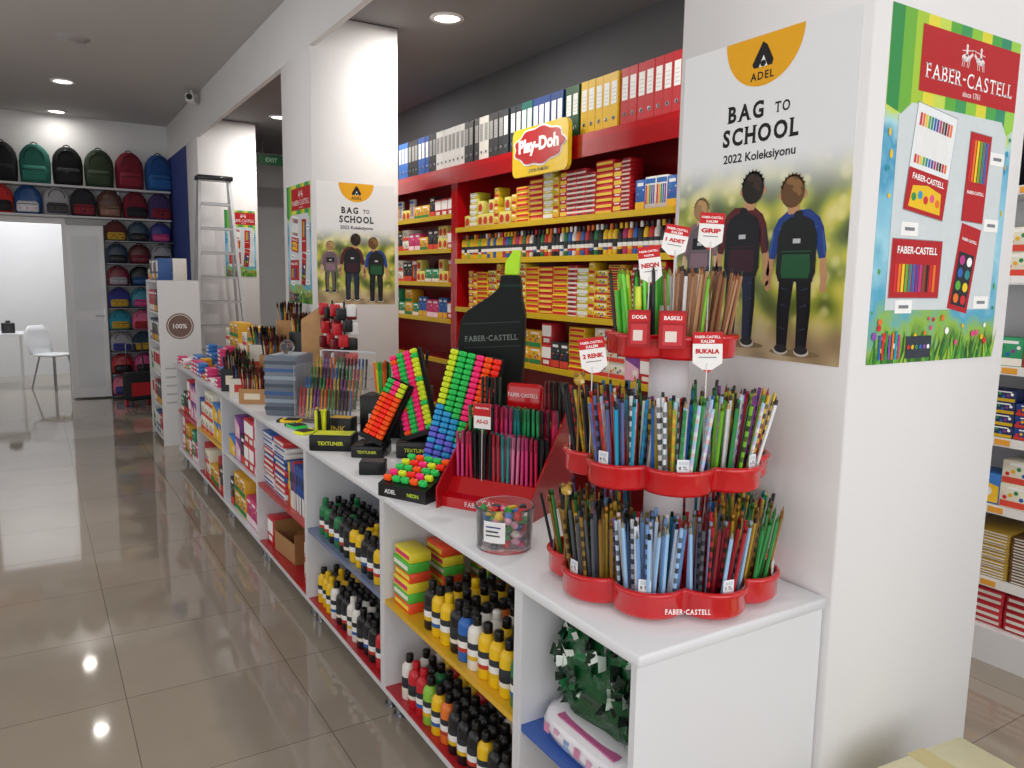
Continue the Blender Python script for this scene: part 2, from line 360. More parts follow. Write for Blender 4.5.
def bottle(x,y,z,c,capc=None,pi_=None,grp='paint bottles in the cabinets'):
    col,nm=BCOL[c]; capc=capc or ('#141416' if R_()<.75 else col)
    pr=BP[pi_ if pi_ is not None else random.randrange(4)]
    return clone(pr,(x,y,z),(0,0,U(-.6,.6)+pi),color=col,kc={'cap':capc,'label':'#ffffff'},group=grp,label='%s plastic bottle of paint with a screw cap on the shelf'%nm)
def rows(y0,cols,z,rowsn,xs=XF+.05,dy=.0605,dx=.064,mix=.12):
    pal='kywrgbonl'
    for r in range(rowsn):
        for i,c in enumerate(cols):
            cc=c if R_()>mix else random.choice(pal)
            if r>0 and R_()<.35: cc='k'
            bottle(xs+r*dx+U(-.003,.003),y0+i*dy+U(-.001,.001),z+.0005,cc)
rows(1.66,'gyyywbky',SH,5)
rows(2.15,'yk',SH,4)
rows(1.66,'kkkykkkry',.113,4)
rows(2.21,'yrrw',.113,4)
rows(2.58,'yykkyykkgkgg',SH,3,dy=.066)
rows(2.58,'prkkkwwkkwyyw',.113,3,dy=.064)
# ------------------------------------------------------------ cartons
def carton(w,d,h,base,acc,style=0,name='carton',label='printed cardboard box of stationery on a shelf',cat='box'):
    b=B(); b.rbox(0,d,-w/2,w/2,0,h,min(.0015,h*.1),base,'card',1)
    b.M=MX@T(0,h/2,0)
    e=.0006
    if style==0: b.rect(-w*.46,w*.46,-h*.1,h*.4,e,acc); b.rect(-w*.3,w*.3,-h*.38,-h*.2,e,'#f4f2ec')
    elif style==1: b.disc(0,0,min(w,h)*.36,min(w,h)*.36,e,acc,n=16); b.rect(-w*.4,w*.4,-h*.45,-h*.33,e,'#f4f2ec')
    elif style==2:
        for i in range(5): b.rect(-w*.44+i*w*.18,-w*.44+i*w*.18+w*.13,-h*.3,h*.25,e,['#d6262e','#f0b61f','#2f8f4a','#2a67b8','#8a3f97'][i])
        b.rect(-w*.46,w*.46,h*.3,h*.44,e,acc)
    elif style==3: b.rect(-w*.5,w*.5,-h*.5,-h*.12,e,acc); b.rect(-w*.35,w*.2,h*.08,h*.3,e,'#33363c')
    elif style==4: b.poly([(-w*.48,-h*.45),(w*.48,-h*.45),(w*.48,h*.1),(-w*.48,h*.42)],e,acc); b.disc(w*.22,-h*.1,h*.16,h*.16,2*e,'#f6f4ee',n=12)
    elif style==5: b.rect(-w*.45,w*.45,-h*.22,h*.22,e,acc)
    elif style==6:
        b.rect(-w*.48,w*.48,-h*.46,-h*.2,e,acc)
        for i in range(6): b.disc(-w*.36+i*w*.145,h*.05+h*.12*((i*7)%3-1),w*.06,w*.06,2*e,['#d6262e','#f0b61f','#2f8f4a','#2a67b8','#8a3f97','#ffffff'][i],n=8)
        b.rect(-w*.3,w*.35,h*.3,h*.4,e,'#ffffff')
    b.M=I4
    o=proto(thing(b,name,label,cat)); o['dim']=(w,d,h); return o
def put(o,x,y,z,group,rot=0,label=None):
    c=clone(o,(x,y,z),(0,0,rot),group=group,label=label); return c
def fill(x,y0,y1,z,h,protos,group,gap=.003,prob=1.0,run=3,jit=.006,maxst=99):
    y=y0; cnt=0; p=None
    while True:
        if cnt<=0: p=random.choice(protos); cnt=random.randint(1,run)
        w,d,hh=p['dim']
        if y+w>y1: break
        if R_()<prob:
            n=max(1,min(maxst,int(h/(hh+.0006)))); n=max(1,n-random.choice([0,0,1]) if n>1 else n)
            for k in range(n): put(p,x+U(0,jit),y+w/2,z+.0004+k*(hh+.0006),group)
        y+=w+gap; cnt-=1
YB=[carton(.17,.12,.036,'#efc324','#d3252c',5,label='flat yellow and red box of pencils stacked on a shelf'),
    carton(.17,.12,.036,'#cf222b','#f2d14a',5,label='flat red and yellow box of pencils stacked on a shelf'),
    carton(.12,.12,.045,'#d9d23c','#e9eef0',0,label='flat yellow box of crayons stacked on a shelf'),
    carton(.10,.12,.03,'#c8323a','#f4f0e6',3,label='flat red and white box of crayons stacked on a shelf'),
    carton(.15,.12,.03,'#e0a32c','#b81f26',3,label='flat orange box of crayons stacked on a shelf'),
    carton(.13,.12,.05,'#e8d23a','#c8323a',6,label='yellow spotted box of crayons stacked on a shelf')]
RB=[carton(.1,.03,.2,'#cf2a2e','#f3efe6',2,label='red upright pack of coloured pencils on a shelf'),
    carton(.09,.03,.19,'#e8e6df','#2f6fc0',2,label='white upright pack of felt pens on a shelf'),
    carton(.11,.04,.17,'#c72430','#f0bb26',4,label='red and yellow blister pack hanging over a shelf'),
    carton(.08,.03,.18,'#2a67b8','#f0bb26',6,label='blue upright pack of pens on a shelf')]
TUB=carton(.085,.085,.1,'#ddd46a','#c8372e',1,label='pale yellow box of modelling clay on a shelf')
TB=[carton(.15,.14,.1,'#f0ecd8','#e04a38',6,label='white toy carton on a shelf'),
    carton(.18,.14,.13,'#3a79c4','#f5c52e',4,label='blue toy carton on a shelf'),
    carton(.12,.12,.15,'#d0303a','#ffffff',0,label='red toy carton on a shelf'),
    carton(.16,.12,.12,'#e8b028','#2f8a4c',6,label='yellow toy carton on a shelf'),
    carton(.13,.12,.14,'#7a3a8c','#f3c0d8',4,label='purple toy carton on a shelf'),
    carton(.14,.12,.12,'#2f9a68','#f6f2e6',6,label='green toy carton on a shelf'),
    carton(.12,.12,.16,'#d63a7a','#fbe7ef',6,label='pink toy carton on a shelf'),
    carton(.10,.12,.18,'#2a2d34','#e04a38',6,label='black toy carton on a shelf')]
BK=[carton(.018,.17,.24,'#b8252e','#e9e6dd',3,'book','red paperback standing on a shelf','book'),
    carton(.022,.17,.23,'#2a4f9c','#e9e6dd',3,'book','blue paperback standing on a shelf','book'),
    carton(.015,.17,.25,'#e8e8ea','#333a44',3,'book','white paperback standing on a shelf','book'),
    carton(.02,.17,.22,'#e2b32e','#b8252e',3,'book','yellow paperback standing on a shelf','book')]
FB=[carton(.2,.28,.022,'#e8e8ea','#2a4f9c',5,'book','white exercise book lying in a stack','book'),
    carton(.2,.28,.03,'#c8303a','#e9e6dd',5,'book','red book lying in a stack','book'),
    carton(.2,.28,.026,'#2c5aa8','#e9e6dd',5,'book','blue book lying in a stack','book')]
NEON=[carton(.13,.08,.035,'#f0512a','#f7e14a',5,label='neon orange box of highlighters in a stack'),
      carton(.13,.08,.035,'#58c043','#f3f3ea',5,label='neon green box of highlighters in a stack'),
      carton(.13,.08,.035,'#f2e23a','#e23a6a',5,label='neon yellow box of highlighters in a stack')]
for j in range(6):
    put(NEON[j%3],XF+.02+U(0,.01),2.40,SH+.0005+j*.036,'highlighter boxes in the cabinet')
    put(NEON[(j+1)%3],XF+.15+U(0,.01),2.40,SH+.0005+j*.036,'highlighter boxes in the cabinet')
    if j<5: put(NEON[(j+2)%3],XF+.31,2.36,SH+.0005+j*.036,'highlighter boxes in the cabinet')
g='books in the cabinets'
fill(XF+.03,3.48,3.85,SH,.27,BK,g,gap=.001,run=2)
for k in range(10): put(random.choice(FB),XF+.03+U(0,.01),4.0,SH+.0005+k*.0306,g)
for k in range(10): put(random.choice(FB),XF+.03+U(0,.01),4.22,SH+.0005+k*.0306,g)
b=B()
b.box(0,.3,-.15,-.146,0,.16,'#a97b4e','card'); b.box(0,.3,.146,.15,0,.16,'#a97b4e','card'); b.box(0,.004,-.146,.146,0,.11,'#b5875a','card'); b.box(.296,.3,-.146,.146,0,.16,'#a97b4e','card'); b.box(0,.3,-.146,.146,0,.004,'#a97b4e','card')
b.add([(0,-.15,.16),(.3,-.15,.16),(.3,-.21,.2),(0,-.21,.2)],[(0,1,2,3)],'#b98c5f','card')
ob=thing(b,'cardboard_box','open brown cardboard box in the lower cabinet','box',loc=(XF+.05,4.0,.114),rot=(0,0,.08))
fill(XF+.04,4.2,4.34,.113,.26,[TB[2]],'toys in the cabinets',maxst=1)
fill(XF+.04,3.47,3.72,.113,.26,[TB[0],TB[5]],'toys in the cabinets',maxst=2)
for u in (4,5,6):
    y0,y1=units[u]+.022,units[u+1]-.02
    fill(XF+.02,y0,y1,SH,.33,TB if u!=5 else TB+BK,'toys in the cabinets',run=2)
    fill(XF+.02,y0,y1,.113,.31,TB+BK,'toys in the cabinets',run=2)
# unit A: tissue pack with green bag on it
def gr(t): return (.80+.16*math.sin(pi*t*1.1))*(1-.22*t**4)
def wob(t,j): return 1+.05*math.sin(5*t+j*.9)+.035*math.sin(11*t-j*1.7)
b=B(); b.loft([(.01*math.sin(3*j/13),.008*math.cos(5*j/13),.258*j/13,.155*gr(j/13),.195*gr(j/13),3.4) for j in range(14)],44,'#14502b','foil',wob)
for k in range(300):
    t=U(.02,.98);a=U(0,2*pi); r=gr(t); c_,s_=math.cos(a),math.sin(a); sq=lambda x: math.copysign(abs(x)**(2/3.4),x)
    b.M=T(.152*r*sq(c_),.190*r*sq(s_),.258*t)@RZ(a+U(-.4,.4))@Euler((U(-.5,.5),U(-.5,.5),U(0,3))).to_matrix().to_4x4()
    w_=U(.012,.026); h_=U(.010,.02); col=random.choice(['#174e2c','#1f7040','#e2ece4','#0f2c1b','#0b1f13','#c9d8cc','#123a22','#e9efe9'])
    b.add([(0,-w_,-h_),(.007,0,-h_*.8),(0,w_,-h_*.6),(.003,w_*.9,h_),(.011,0,h_*.7),(.002,-w_*.9,h_)],[(0,1,4,5),(1,2,3,4)],col,'foil')
b.M=I4
thing(b,'plastic_bag','bulging bag of dark green and white wrapped pieces','bag',loc=(1.215,1.372,SH+.09))
b=B(); b.loft([(0,0,0,.11,.16,3),(0,0,.012,.132,.185,3.5),(0,0,.035,.14,.195,3.5),(0,0,.06,.13,.185,3.5),(0,0,.075,.10,.16,3)],32,'#eceaf0','shiny')
for i in range(7): b.box(-.141+.002*abs(i-3),-.139+.002*abs(i-3),-.16+i*.045,-.14+i*.045,.022+.006*(i%2),.045+.006*(i%2),['#d98bb0','#8aa8d8','#e2a9c5'][i%3],'paper')
o=thing(b,'tissue_pack','white plastic wrapped pack of tissues with pink print','tissues',loc=(1.175,1.372,SH+.001))
b=B(); b.box(-.115,-.09,-.12,.1,.0695,.0745,'#c96a9c','paper'); part(b,'printed_band',o,'pink printed band')
fill(XF+.04,1.17,1.58,.113,.25,[TB[0],TB[1],TB[3]],'toys in the cabinets',run=1,maxst=1)
# ------------------------------------------------------------ pencils
PR=.0043
def pencil_proto(kind):
    b=B(); L=.196 if kind!=2 else .155; r=PR if kind!=2 else .005
    if kind==0:
        b.cyl((0,0,0),(0,0,L-.02),r,n=6,smooth=False); b.cyl((0,0,L-.02),(0,0,L-.006),r,.0013,n=6,col='#d8b184',mat='wood',cap=False); b.cyl((0,0,L-.006),(0,0,L),.0013,.0002,n=6,col='#222222',cap=False)
    elif kind==1:
        b.cyl((0,0,0),(0,0,L-.016),r,n=6,smooth=False); b.cyl((0,0,L-.016),(0,0,L-.008),r*1.05,n=8,col='#c9b46a',mat='metal'); b.cyl((0,0,L-.008),(0,0,L),r*.95,n=8,col='#e8c8c4')
    elif kind==2:
        b.cyl((0,0,0),(0,0,L-.04),r,n=8); b.cyl((0,0,L-.04),(0,0,L),r*1.25,r*1.1,n=8,col='#c9c9c9'); b.box(-.0012,.0012,-.0085,-.006,L-.038,L-.006,'#dddddd')
    elif kind==3:
        b.cyl((0,0,0),(0,0,L-.012),r,n=6,smooth=False); b.cyl((0,0,L-.012),(0,0,L),r*1.02,r*.8,n=6,col='#1b1b1d')
    elif kind==4:
        b.cyl((0,0,0),(0,0,.1),.0075,n=10); b.cyl((0,0,.1),(0,0,.145),.0082,.007,n=10,col='#ffffff'); 
    elif kind==5:
        b.cyl((0,0,0),(0,0,.13),.003,.005,n=7,col='#ffffff',mat='wood'); b.cyl((0,0,.13),(0,0,.16),.005,.006,n=8,col='#c9cbd0',mat='metal'); b.cyl((0,0,.16),(0,0,.175),.006,.007,n=8,col='#6b4326',mat='cloth'); b.cyl((0,0,.175),(0,0,.2),.007,.001,n=8,col='#4c2d18',mat='cloth')
    elif kind==6:
        for k in range(14): b.cyl((0,0,k*.0125),(0,0,(k+1)*.0125),r,n=6,smooth=False,cap=(k in(0,13)),col=['#ffffff','#8c8c8c','#ffffff','#5a5a5a'][k%4])
        b.cyl((0,0,.175),(0,0,L),r*1.05,n=8,col='#f2f2f2')
    elif kind==7:
        for k in range(19): b.cyl((0,0,k*.01),(0,0,(k+1)*.01),r,n=6,smooth=False,cap=(k in(0,18)),col=['#ffffff','#e8d8ff','#bfe8ff','#ffd8d8'][k%4])
    return proto(thing(b,{2:'pen',4:'marker_pen',5:'paintbrush'}.get(kind,'pencil'),'x','pencil' if kind not in(2,4,5) else {2:'pen',4:'marker',5:'brush'}[kind]))
PP=[pencil_proto(i) for i in range(8)]
def cname(h):
    c=[int(h[i:i+2],16) for i in (1,3,5)]; 
    ref={'black':(25,25,30),'white':(235,235,235),'red':(200,35,40),'green':(40,140,70),'blue':(45,90,190),'yellow':(240,200,40),'brown':(150,95,60),'pink':(230,90,150),'purple':(120,70,160),'teal':(40,160,170),'gold':(180,150,70),'orange':(240,120,40),'grey':(140,140,145),'light blue':(150,190,230),'lime':(120,210,60),'tan':(205,160,115)}
    return min(ref,key=lambda k:sum((a-b_)**2 for a,b_ in zip(c,ref[k])))
def stick(px,py,z,d,c,k,group,where):
    q=Vector((0,0,1)).rotation_difference(d).to_matrix().to_4x4(); nm={2:'pen',4:'marker',5:'paintbrush'}.get(k,'pencil')
    clone(PP[k],M=T(px,py,z)@q@RZ(U(0,6)),color=c,group=group,label='%s %s standing %s'%(cname(c),nm,where))
def cluster(cx,cy,z,n,cols,kinds,rad,outx=0,outy=0,spread=2.2,group='pencils in the display',where='in a red tiered display',hj=.012):
    for i in range(n):
        rr=rad*math.sqrt((i+.5)/n); a=i*2.39996+cx*7
        dx,dy=rr*math.cos(a),rr*math.sin(a)
        d=Vector((dx*spread+outx+U(-.04,.04),dy*spread+outy+U(-.04,.04),1)).normalized()
        stick(cx+dx,cy+dy,z+U(0,hj),d,random.choice(cols),random.choice(kinds),group,where)
# ------------------------------------------------------------ tiered red pencil display
DX,DY=1.337,1.422
RED='#c80e18'
def lobed(n,rc,rl,ph,N=180,off=0):
    out=[]
    for i in range(N):
        t=2*pi*i/N; f=((t-ph+pi/n)%(2*pi/n))-pi/n
        s2=rl*rl-(rc*math.sin(f))**2
        out.append((rc*math.cos(f)+math.sqrt(max(s2,1e-5))+off,t))
    return out
def tray(n,rc,rl,ph,z,h,N=180):
    b=B(); O=lobed(n,rc,rl,ph,N)
    lv=[(-.02,.0),(-.004,.002),(0,.01),(0,h-.016),(.005,h-.011),(.006,h-.004),(.002,h),(-.006,h),(-.008,h-.004),(-.008,.006),(-.06,.005)]
    v=[];f=[]
    for o,zz in lv:
        for r,t in O: v.append(((r+o)*math.cos(t),(r+o)*math.sin(t),z+zz))
    for j in range(len(lv)-1):
        for i in range(N): f.append((j*N+i,j*N+(i+1)%N,(j+1)*N+(i+1)%N,(j+1)*N+i))
    f.append(tuple(range(N))[::-1]); f.append(tuple(range((len(lv)-1)*N,len(lv)*N)))
    b.add(v,f,RED,'shiny',True); return b
b=B(); b.lathe([(.0001,0),(.2,0),(.2,.006),(.075,.012),(.05,.03),(.048,.70),(.0001,.70)],32,'#eceef2','plastic')
disp=thing(b,'pencil_display','three tier red scalloped pencil display with a white centre post','display',loc=(DX,DY,ZT))
tiers=[(9,.202,.086,.35,.012,.064),(8,.172,.081,.2,.285,.06),(6,.095,.064,.1,.58,.058)]
for n,rc,rl,ph,z,h in tiers: part(tray(n,rc,rl,ph,z,h),'tray',disp,'glossy red scalloped tray')
ca=math.atan2(-DY,-DX)
for ti,(n,rc,rl,ph,z,h) in enumerate(tiers):
    for k in range(n):
        t=ph+2*pi*k/n; rel=((t-ca+pi)%(2*pi))-pi
        if abs(rel)>1.9 or ti==2: continue
        rb=rc+rl-.012; b=B(); b.M=T(rb*math.cos(t),rb*math.sin(t),z+h+.012)@RZ(t+pi/2)@MY
        b.box(-.014,.014,-.03,.014,-.0008,0,'#e9edf2','paper'); b.rect(-.010,.010,.002,.010,.0004,'#c9d3dc'); b.text(random.choice(['5 TL','8 TL','12 TL','6 TL']),0,-.005,.0005,w=.02,col='#33383f')
        part(b,'price_label',disp,'small white price label')
t0=ca+.22; rb=.291
b=B(); b.M=T(rb*math.cos(t0),rb*math.sin(t0),.042)@RZ(t0+pi/2)@MY
b.serif('FABER-CASTELL',0,0,.002,.1,.012,col='#ffffff',bold=.02)
part(b,'lettering',disp,'white brand lettering')
pal_b=[['#1f9ac0','#1c6fb8','#c01f2c'],['#c9a53a','#c01f2c','#2a2a2e'],['#8d78b8','#b8a7d6','#5a4a8c','#20242c'],['#20242c','#8a6a2a','#c9a53a','#2f8f4a','#2a2a30'],['#20242c','#8a6a2a','#5a5f68','#8d78b8','#c9a53a'],['#9cc4ea','#cfe2f5','#7aa6dc','#e8eef5'],['#8a1a28','#c01f2c','#5a5f68','#a81a28','#9cc4ea'],['#c9a53a','#b8963a','#8a6a2a','#3a8a4a','#2f8f4a'],['#2f8f4a','#1f8a5a','#1f9ac0','#c01f2c','#2a2a2e','#e4c235']]
pal_m=[['#e8e8ea','#2f8f4a','#1f9ac0','#2a2a2e'],['#e9e4d0','#e4c235','#d0372e','#2f8f4a'],['#1f9ac0','#e8e8ea','#2f8f4a','#2a2a2e','#e8772a'],['#e0d7c0','#c01f2c','#e4c235','#2a2a2e'],['#5a3f2a','#e8e8ea','#5a6a9c','#1f9ac0','#d0372e'],['#e8e8ea','#d9e4ea','#e4c235','#3a9a55','#2a67b8'],['#e8e8ea','#76b82a','#e8e8ea','#2a2a2e','#2f8f4a'],['#2a2a2e','#2f8f4a','#e4c235','#c01f2c','#8d3f97']]
GP,WP='pencils in the display','in a red tiered display'
for ti,(n,rc,rl,ph,z,h) in enumerate(tiers):
    for k in range(n):
        t=ph+2*pi*k/n; cx,cy=DX+rc*math.cos(t),DY+rc*math.sin(t)
        rel=((t-ca+pi)%(2*pi))-pi; front=abs(rel)<2.0
        ox,oy=.08*math.cos(t),.08*math.sin(t)
        if cx>1.54: ox=min(ox,-.14)
        if ti==0: cols=pal_b[k]; kinds=[0,1,3,1,6,0]; nn=31 if front else 8
        elif ti==1: cols=pal_m[k]; kinds=[0,1,3,7,6,7]; nn=28 if front else 8
        else:
            nn=16
            if rel<-.2: cols=['#58c93a','#7ee04a','#3fae2f','#d8e83a','#2a2a2e']; kinds=[4,0,0]
            else: cols=['#b98a62','#a9754e','#c79a72','#8f5f40']; kinds=[0,3,0]
            if abs(rel)<.5: cols=cols+['#e8e8ea','#76b82a']
        cluster(cx,cy,ZT+z+.008,nn,cols,kinds,(rl-.018) if ti<2 else .042,ox,oy,spread=1.7,hj=.018)
    if ti<2:
        N=40 if ti==0 else 30; r=(.115,.088)[ti]
        for i in range(N):
            a=ca-2.2+4.4*i/(N-1); rr=r+U(-.012,.02)
            stick(DX+rr*math.cos(a),DY+rr*math.sin(a),ZT+z+.008,Vector((.06*math.cos(a)+U(-.03,.03),.06*math.sin(a)+U(-.03,.03),1)).normalized(),random.choice(random.choice(pal_b if ti==0 else pal_m)),random.choice([0,1,6,3,7]),GP,WP)
def card(x,y,z,w,h,dx,dy,big,small,par,zb,roll=0,tip=True):
    b=B(); b.M=facing(x-DX,y-DY,z-ZT,dx,dy)@RZ(roll)
    b.box(-w/2,w/2,-h/2,h/2,-.001,0,'#f4f2f0','paper')
    if tip: b.poly([(-w/2,-h/2),(0,-h/2-w*.35),(w/2,-h/2)],-.0004,'#f4f2f0'); b.poly([(-w*.16,-h/2-w*.24),(0,-h/2-w*.35),(w*.16,-h/2-w*.24)],.0002,'#c8141c')
    b.rect(-w/2,w/2,h*.12,h/2,.0004,'#c8141c'); b.text('FABER-CASTELL',0,h*.34,.0008,w=w*.86,col='#ffffff'); b.text(small,0,h*.2,.0008,w=w*.45,col='#ffffff')
    b.text(big,0,-h*.12,.0006,w=w*.8,h=h*.16,col='#c8141c',bold=.05); b.rect(-w*.3,w*.3,-h*.33,-h*.3,.0005,'#7d8288')
    b.M=I4; b.cyl((x-DX,y-DY,zb-ZT),(x-DX,y-DY,z-ZT-h/2),.0015,n=6,col='#dddddd')
    part(b,'sign_card',par,'red and white price card on a thin rod')
card(1.285,1.245,1.455,.065,.07,-.68,-.73,'BUKALA','KALEM',disp,1.15,.03)
card(1.135,1.47,1.43,.062,.07,-.62,-.78,'2 RENK','KALEM',disp,1.15,.16)
card(1.335,1.30,1.725,.055,.065,-.70,-.71,'GRIP','KALEM',disp,1.45,-.06)
card(1.26,1.335,1.70,.055,.055,-.66,-.75,'1 ADET','KALEM',disp,1.45,-.18)
card(1.215,1.37,1.645,.05,.07,-.6,-.8,'NEON','FOSFOR',disp,1.45,.14)
for (px,py,w_,tx) in ((-.113,-.127,.06,'BASKILI'),(-.155,-.062,.05,'DOGA')):
    b=B(); b.M=facing(px,py,.655,-.6,-.8,0); b.box(-w_/2,w_/2,-.045,.04,-.02,0,'#a80e18','paper'); b.rect(-w_*.43,w_*.43,.014,.034,.0005,'#c8141c'); b.text(tx,0,.024,.001,w=w_*.66,col='#ffffff'); b.rect(-w_*.37,w_*.37,-.038,.008,.0005,'#c9323a'); b.rect(-w_*.27,w_*.16,-.03,-.006,.001,'#e8d8d0'); part(b,'pen_box',disp,'small red printed carton')
for (x,y,z) in [(1.12,1.50,1.36),(1.09,1.50,1.09)]:
    b=B(); b.ball((0,0,0),.014,'#b8963a'); b.ball((.010,0,.014),.006,'#8a6a2a'); b.ball((-.010,0,.014),.006,'#8a6a2a'); b.ball((0,-.012,-.003),.006,'#d8c48a'); b.cyl((0,0,-.18),(0,0,-.01),.003,n=6,col='#8a6a2a')
    thing(b,'topper_pencil','golden pencil with a round carved topper','pencil',group='topper pencils',loc=(x,y,z))
# ------------------------------------------------------------ clear tub
b=B(); b.lathe([(.0001,.0),(.076,0),(.079,.004),(.082,.115),(.086,.118),(.086,.124),(.08,.124),(.077,.006),(.0001,.005)],36,'#ffffff','clear')
tub=thing(b,'plastic_tub','round clear plastic tub of small novelty erasers','container',loc=(1.115,1.83,ZT+.0005))
b=B(); v=[];f=[]
for i in range(6):
    t=math.radians(195+i*9)
    for z in (.035,.095): v.append((.0835*math.cos(t),.0835*math.sin(t),z))
f=[(2*i,2*i+2,2*i+3,2*i+1) for i in range(5)]
b.add(v,f,'#f2f2f2','paper',True); 
t=math.radians(217); b.M=T(.0842*math.cos(t),.0842*math.sin(t),.07)@RZ(t+pi/2)@MY; b.rect(-.022,.022,.008,.012,.0008,'#2b3f86'); b.rect(-.022,.015,-.005,0,.0008,'#444a55'); b.rect(-.022,.02,-.016,-.012,.0008,'#444a55')
part(b,'label',tub,'white paper label')
er=[]
for s in range(3):
    b=B()
    if s==0: b.rbox(-.015,.015,-.01,.01,0,.013,.003,'#ffffff','plastic')
    if s==1: b.ball((0,0,.011),.012,'#ffffff'); b.ball((.01,0,.018),.006,'#ffffff')
    if s==2: b.lathe([(.0001,0),(.011,0),(.014,.006),(.008,.014),(.0001,.017)],10,'#ffffff')
    er.append(proto(thing(b,'eraser','x','eraser')))
for lay in range(6):
    for i in range(14):
        a=i*2.4+lay; r=.066*math.sqrt((i+.5)/14); c=random.choice(['#e8358a','#45b04a','#d8262e','#f0b6cc','#39434a','#f4f2e6','#2f9f4a','#f0c416','#3a79c4'])
        clone(random.choice(er),(1.115+r*math.cos(a),1.83+r*math.sin(a),ZT+.009+lay*.0172),(U(-.2,.2),U(-.2,.2),U(0,6)),color=c,group='erasers in the clear tub',label='small %s novelty eraser in the clear tub'%cname(c))
# ------------------------------------------------------------ red pen display
a_=math.atan2(-.5,-.86)+pi/2
PM=T(1.335,2.19,ZT)@RZ(a_)
W=.17
def side(b,x0,x1,pr,col,mat):
    n=len(pr); v=[(x0,y,z) for y,z in pr]+[(x1,y,z) for y,z in pr]
    b.add(v,[tuple(range(n)),tuple(range(n,2*n))[::-1]]+[(i,n+i,n+(i+1)%n,(i+1)%n) for i in range(n)],col,mat)
b=B()
side(b,-W,W,[(-.13,0),(.16,0),(.16,.26),(.10,.26),(.10,.17),(.02,.17),(.02,.09),(-.06,.09),(-.10,.045),(-.13,.035)],RED,'shiny')
pd=thing(b,'pen_display','stepped red plastic pen display filled with coloured pens','display',M=PM)
for sx in (-1,1):
    b=B(); side(b,sx*W,sx*(W+.006),[(-.16,0),(.17,0),(.17,.32),(.11,.32),(-.16,.07)],'#b80e18','shiny'); part(b,'side_panel',pd,'sloped red side panel')
b=B(); b.M=T(0,-.1305,.02)@MY; b.serif('FABER-CASTELL',0,0,.001,.16,.016,col='#ffffff'); part(b,'lettering',pd,'white brand lettering')
b=B(); b.rbox(-.07,.07,.12,.15,.26,.40,.02,RED,'shiny'); b.M=T(0,.119,.36)@MY; b.serif('FABER-CASTELL',0,0,.001,.115,.013,col='#ffffff'); part(b,'header',pd,'rounded red header')
for r,(yy,zz,cols) in enumerate([(-.035,.0905,['#e0448a','#d61f55','#1b1b1f','#1b1b1f','#c8263a','#2aa09a','#e88ab4']),(.045,.1705,['#1c9a5a','#27b06a','#1b1b1f','#d61f55','#d8357a','#168a8a']),(.125,.2605,['#14241c','#1b1b1f','#20402c','#7a1420'])]):
    for row in range(3 if r<2 else 2):
        for i in range(19):
            x=-.158+i*.0176+(row%2)*.005
            if r==2 and abs(x)<.085 : continue
            c=cols[(i//2+row)%len(cols)]
            p=PM@T(x,yy+row*.022-.015,zz)@Matrix.Rotation(U(-.04,.04),4,'X')@Matrix.Rotation(U(-.03,.03),4,'Y')
            clone(PP[2],M=p,color=c,group='pens in the red stand',label='%s capped pen standing in the red display'%cname(c))
b=B(); b.M=T(-.05,-.075,.31)@MY; b.box(-.032,.032,-.042,.042,-.001,0,'#f4f2f0','paper'); b.rect(-.032,.032,0,.042,.0005,'#c8141c'); b.text('FABER-CASTELL',0,.027,.001,w=.054,col='#ffffff'); b.text('AS-65',0,-.018,.001,w=.045,col='#c8141c'); b.M=I4; b.cyl((-.05,-.075,.09),(-.05,-.075,.27),.0015,n=6,col='#dddddd')
part(b,'sign_card',pd,'red and white price card on a thin rod')
# ------------------------------------------------------------ giant highlighter
GM=T(1.545,2.67,ZT+.001)@RZ(math.atan2(-.8,-.6)+pi/2)@Matrix.Diagonal((1.0,1,1.04,1))
b=B(); 
def slab(pts,y0,y1,col,mat,bev=.012):
    bm=bmesh.new(); vs=[bm.verts.new((x,y0,z)) for x,z in pts]; f=bm.faces.new(vs); ex=bmesh.ops.extrude_face_region(bm,geom=[f]); 
    for g in ex['geom']:
        if isinstance(g,bmesh.types.BMVert): g.co.y=y1
    bmesh.ops.recalc_face_normals(bm,faces=bm.faces[:])
    if bev: bmesh.ops.bevel(bm,geom=bm.edges[:],offset=bev,segments=2,profile=.6,affect='EDGES',clamp_overlap=True)
    bm.verts.index_update(); b.add([tuple(x.co) for x in bm.verts],[[q.index for q in x.verts] for x in bm.faces],col,mat,False); bm.free()
slab([(-.14,0),(.115,0),(.140,.45),(.142,.60),(.128,.655),(.122,.70),(.118,.745),(.045,.745),(.040,.70),(.015,.675),(-.085,.61),(-.112,.57),(-.125,.45)],-.055,.055,'#0a1512','satin',.009)
gh=thing(b,'highlighter_display','giant dark green highlighter shaped display stand with neon tip','display',M=GM)
b=B(); slab([(.058,.7455),(.112,.7455),(.118,.815),(.116,.838),(.092,.838),(.060,.79)],-.03,.03,'#b6ee1e','neon',.004); part(b,'tip',gh,'neon yellow-green chisel tip')
b=B(); b.M=T(.012,-.0555,.51)@MY@RZ(.06); b.serif('FABER-CASTELL',0,0,.001,.205,.02,col='#8c9a94'); b.rect(-.11,.115,.055,.058,.001,'#2f443d'); b.rect(-.11,.115,-.035,-.032,.001,'#2a3c36'); part(b,'lettering',gh,'pale brand lettering')
b=B(); slab([(.044,.699),(.124,.699),(.123,.712),(.046,.712)],-.058,.058,'#16302a','satin',.002); part(b,'neck_ring',gh,'raised neck ring')
b=B(); slab([(-.10,.03),(.085,.03),(.105,.30),(-.09,.30)],-.061,-.0555,'#14241f','satin',.002); part(b,'recessed_panel',gh,'dark green front panel')
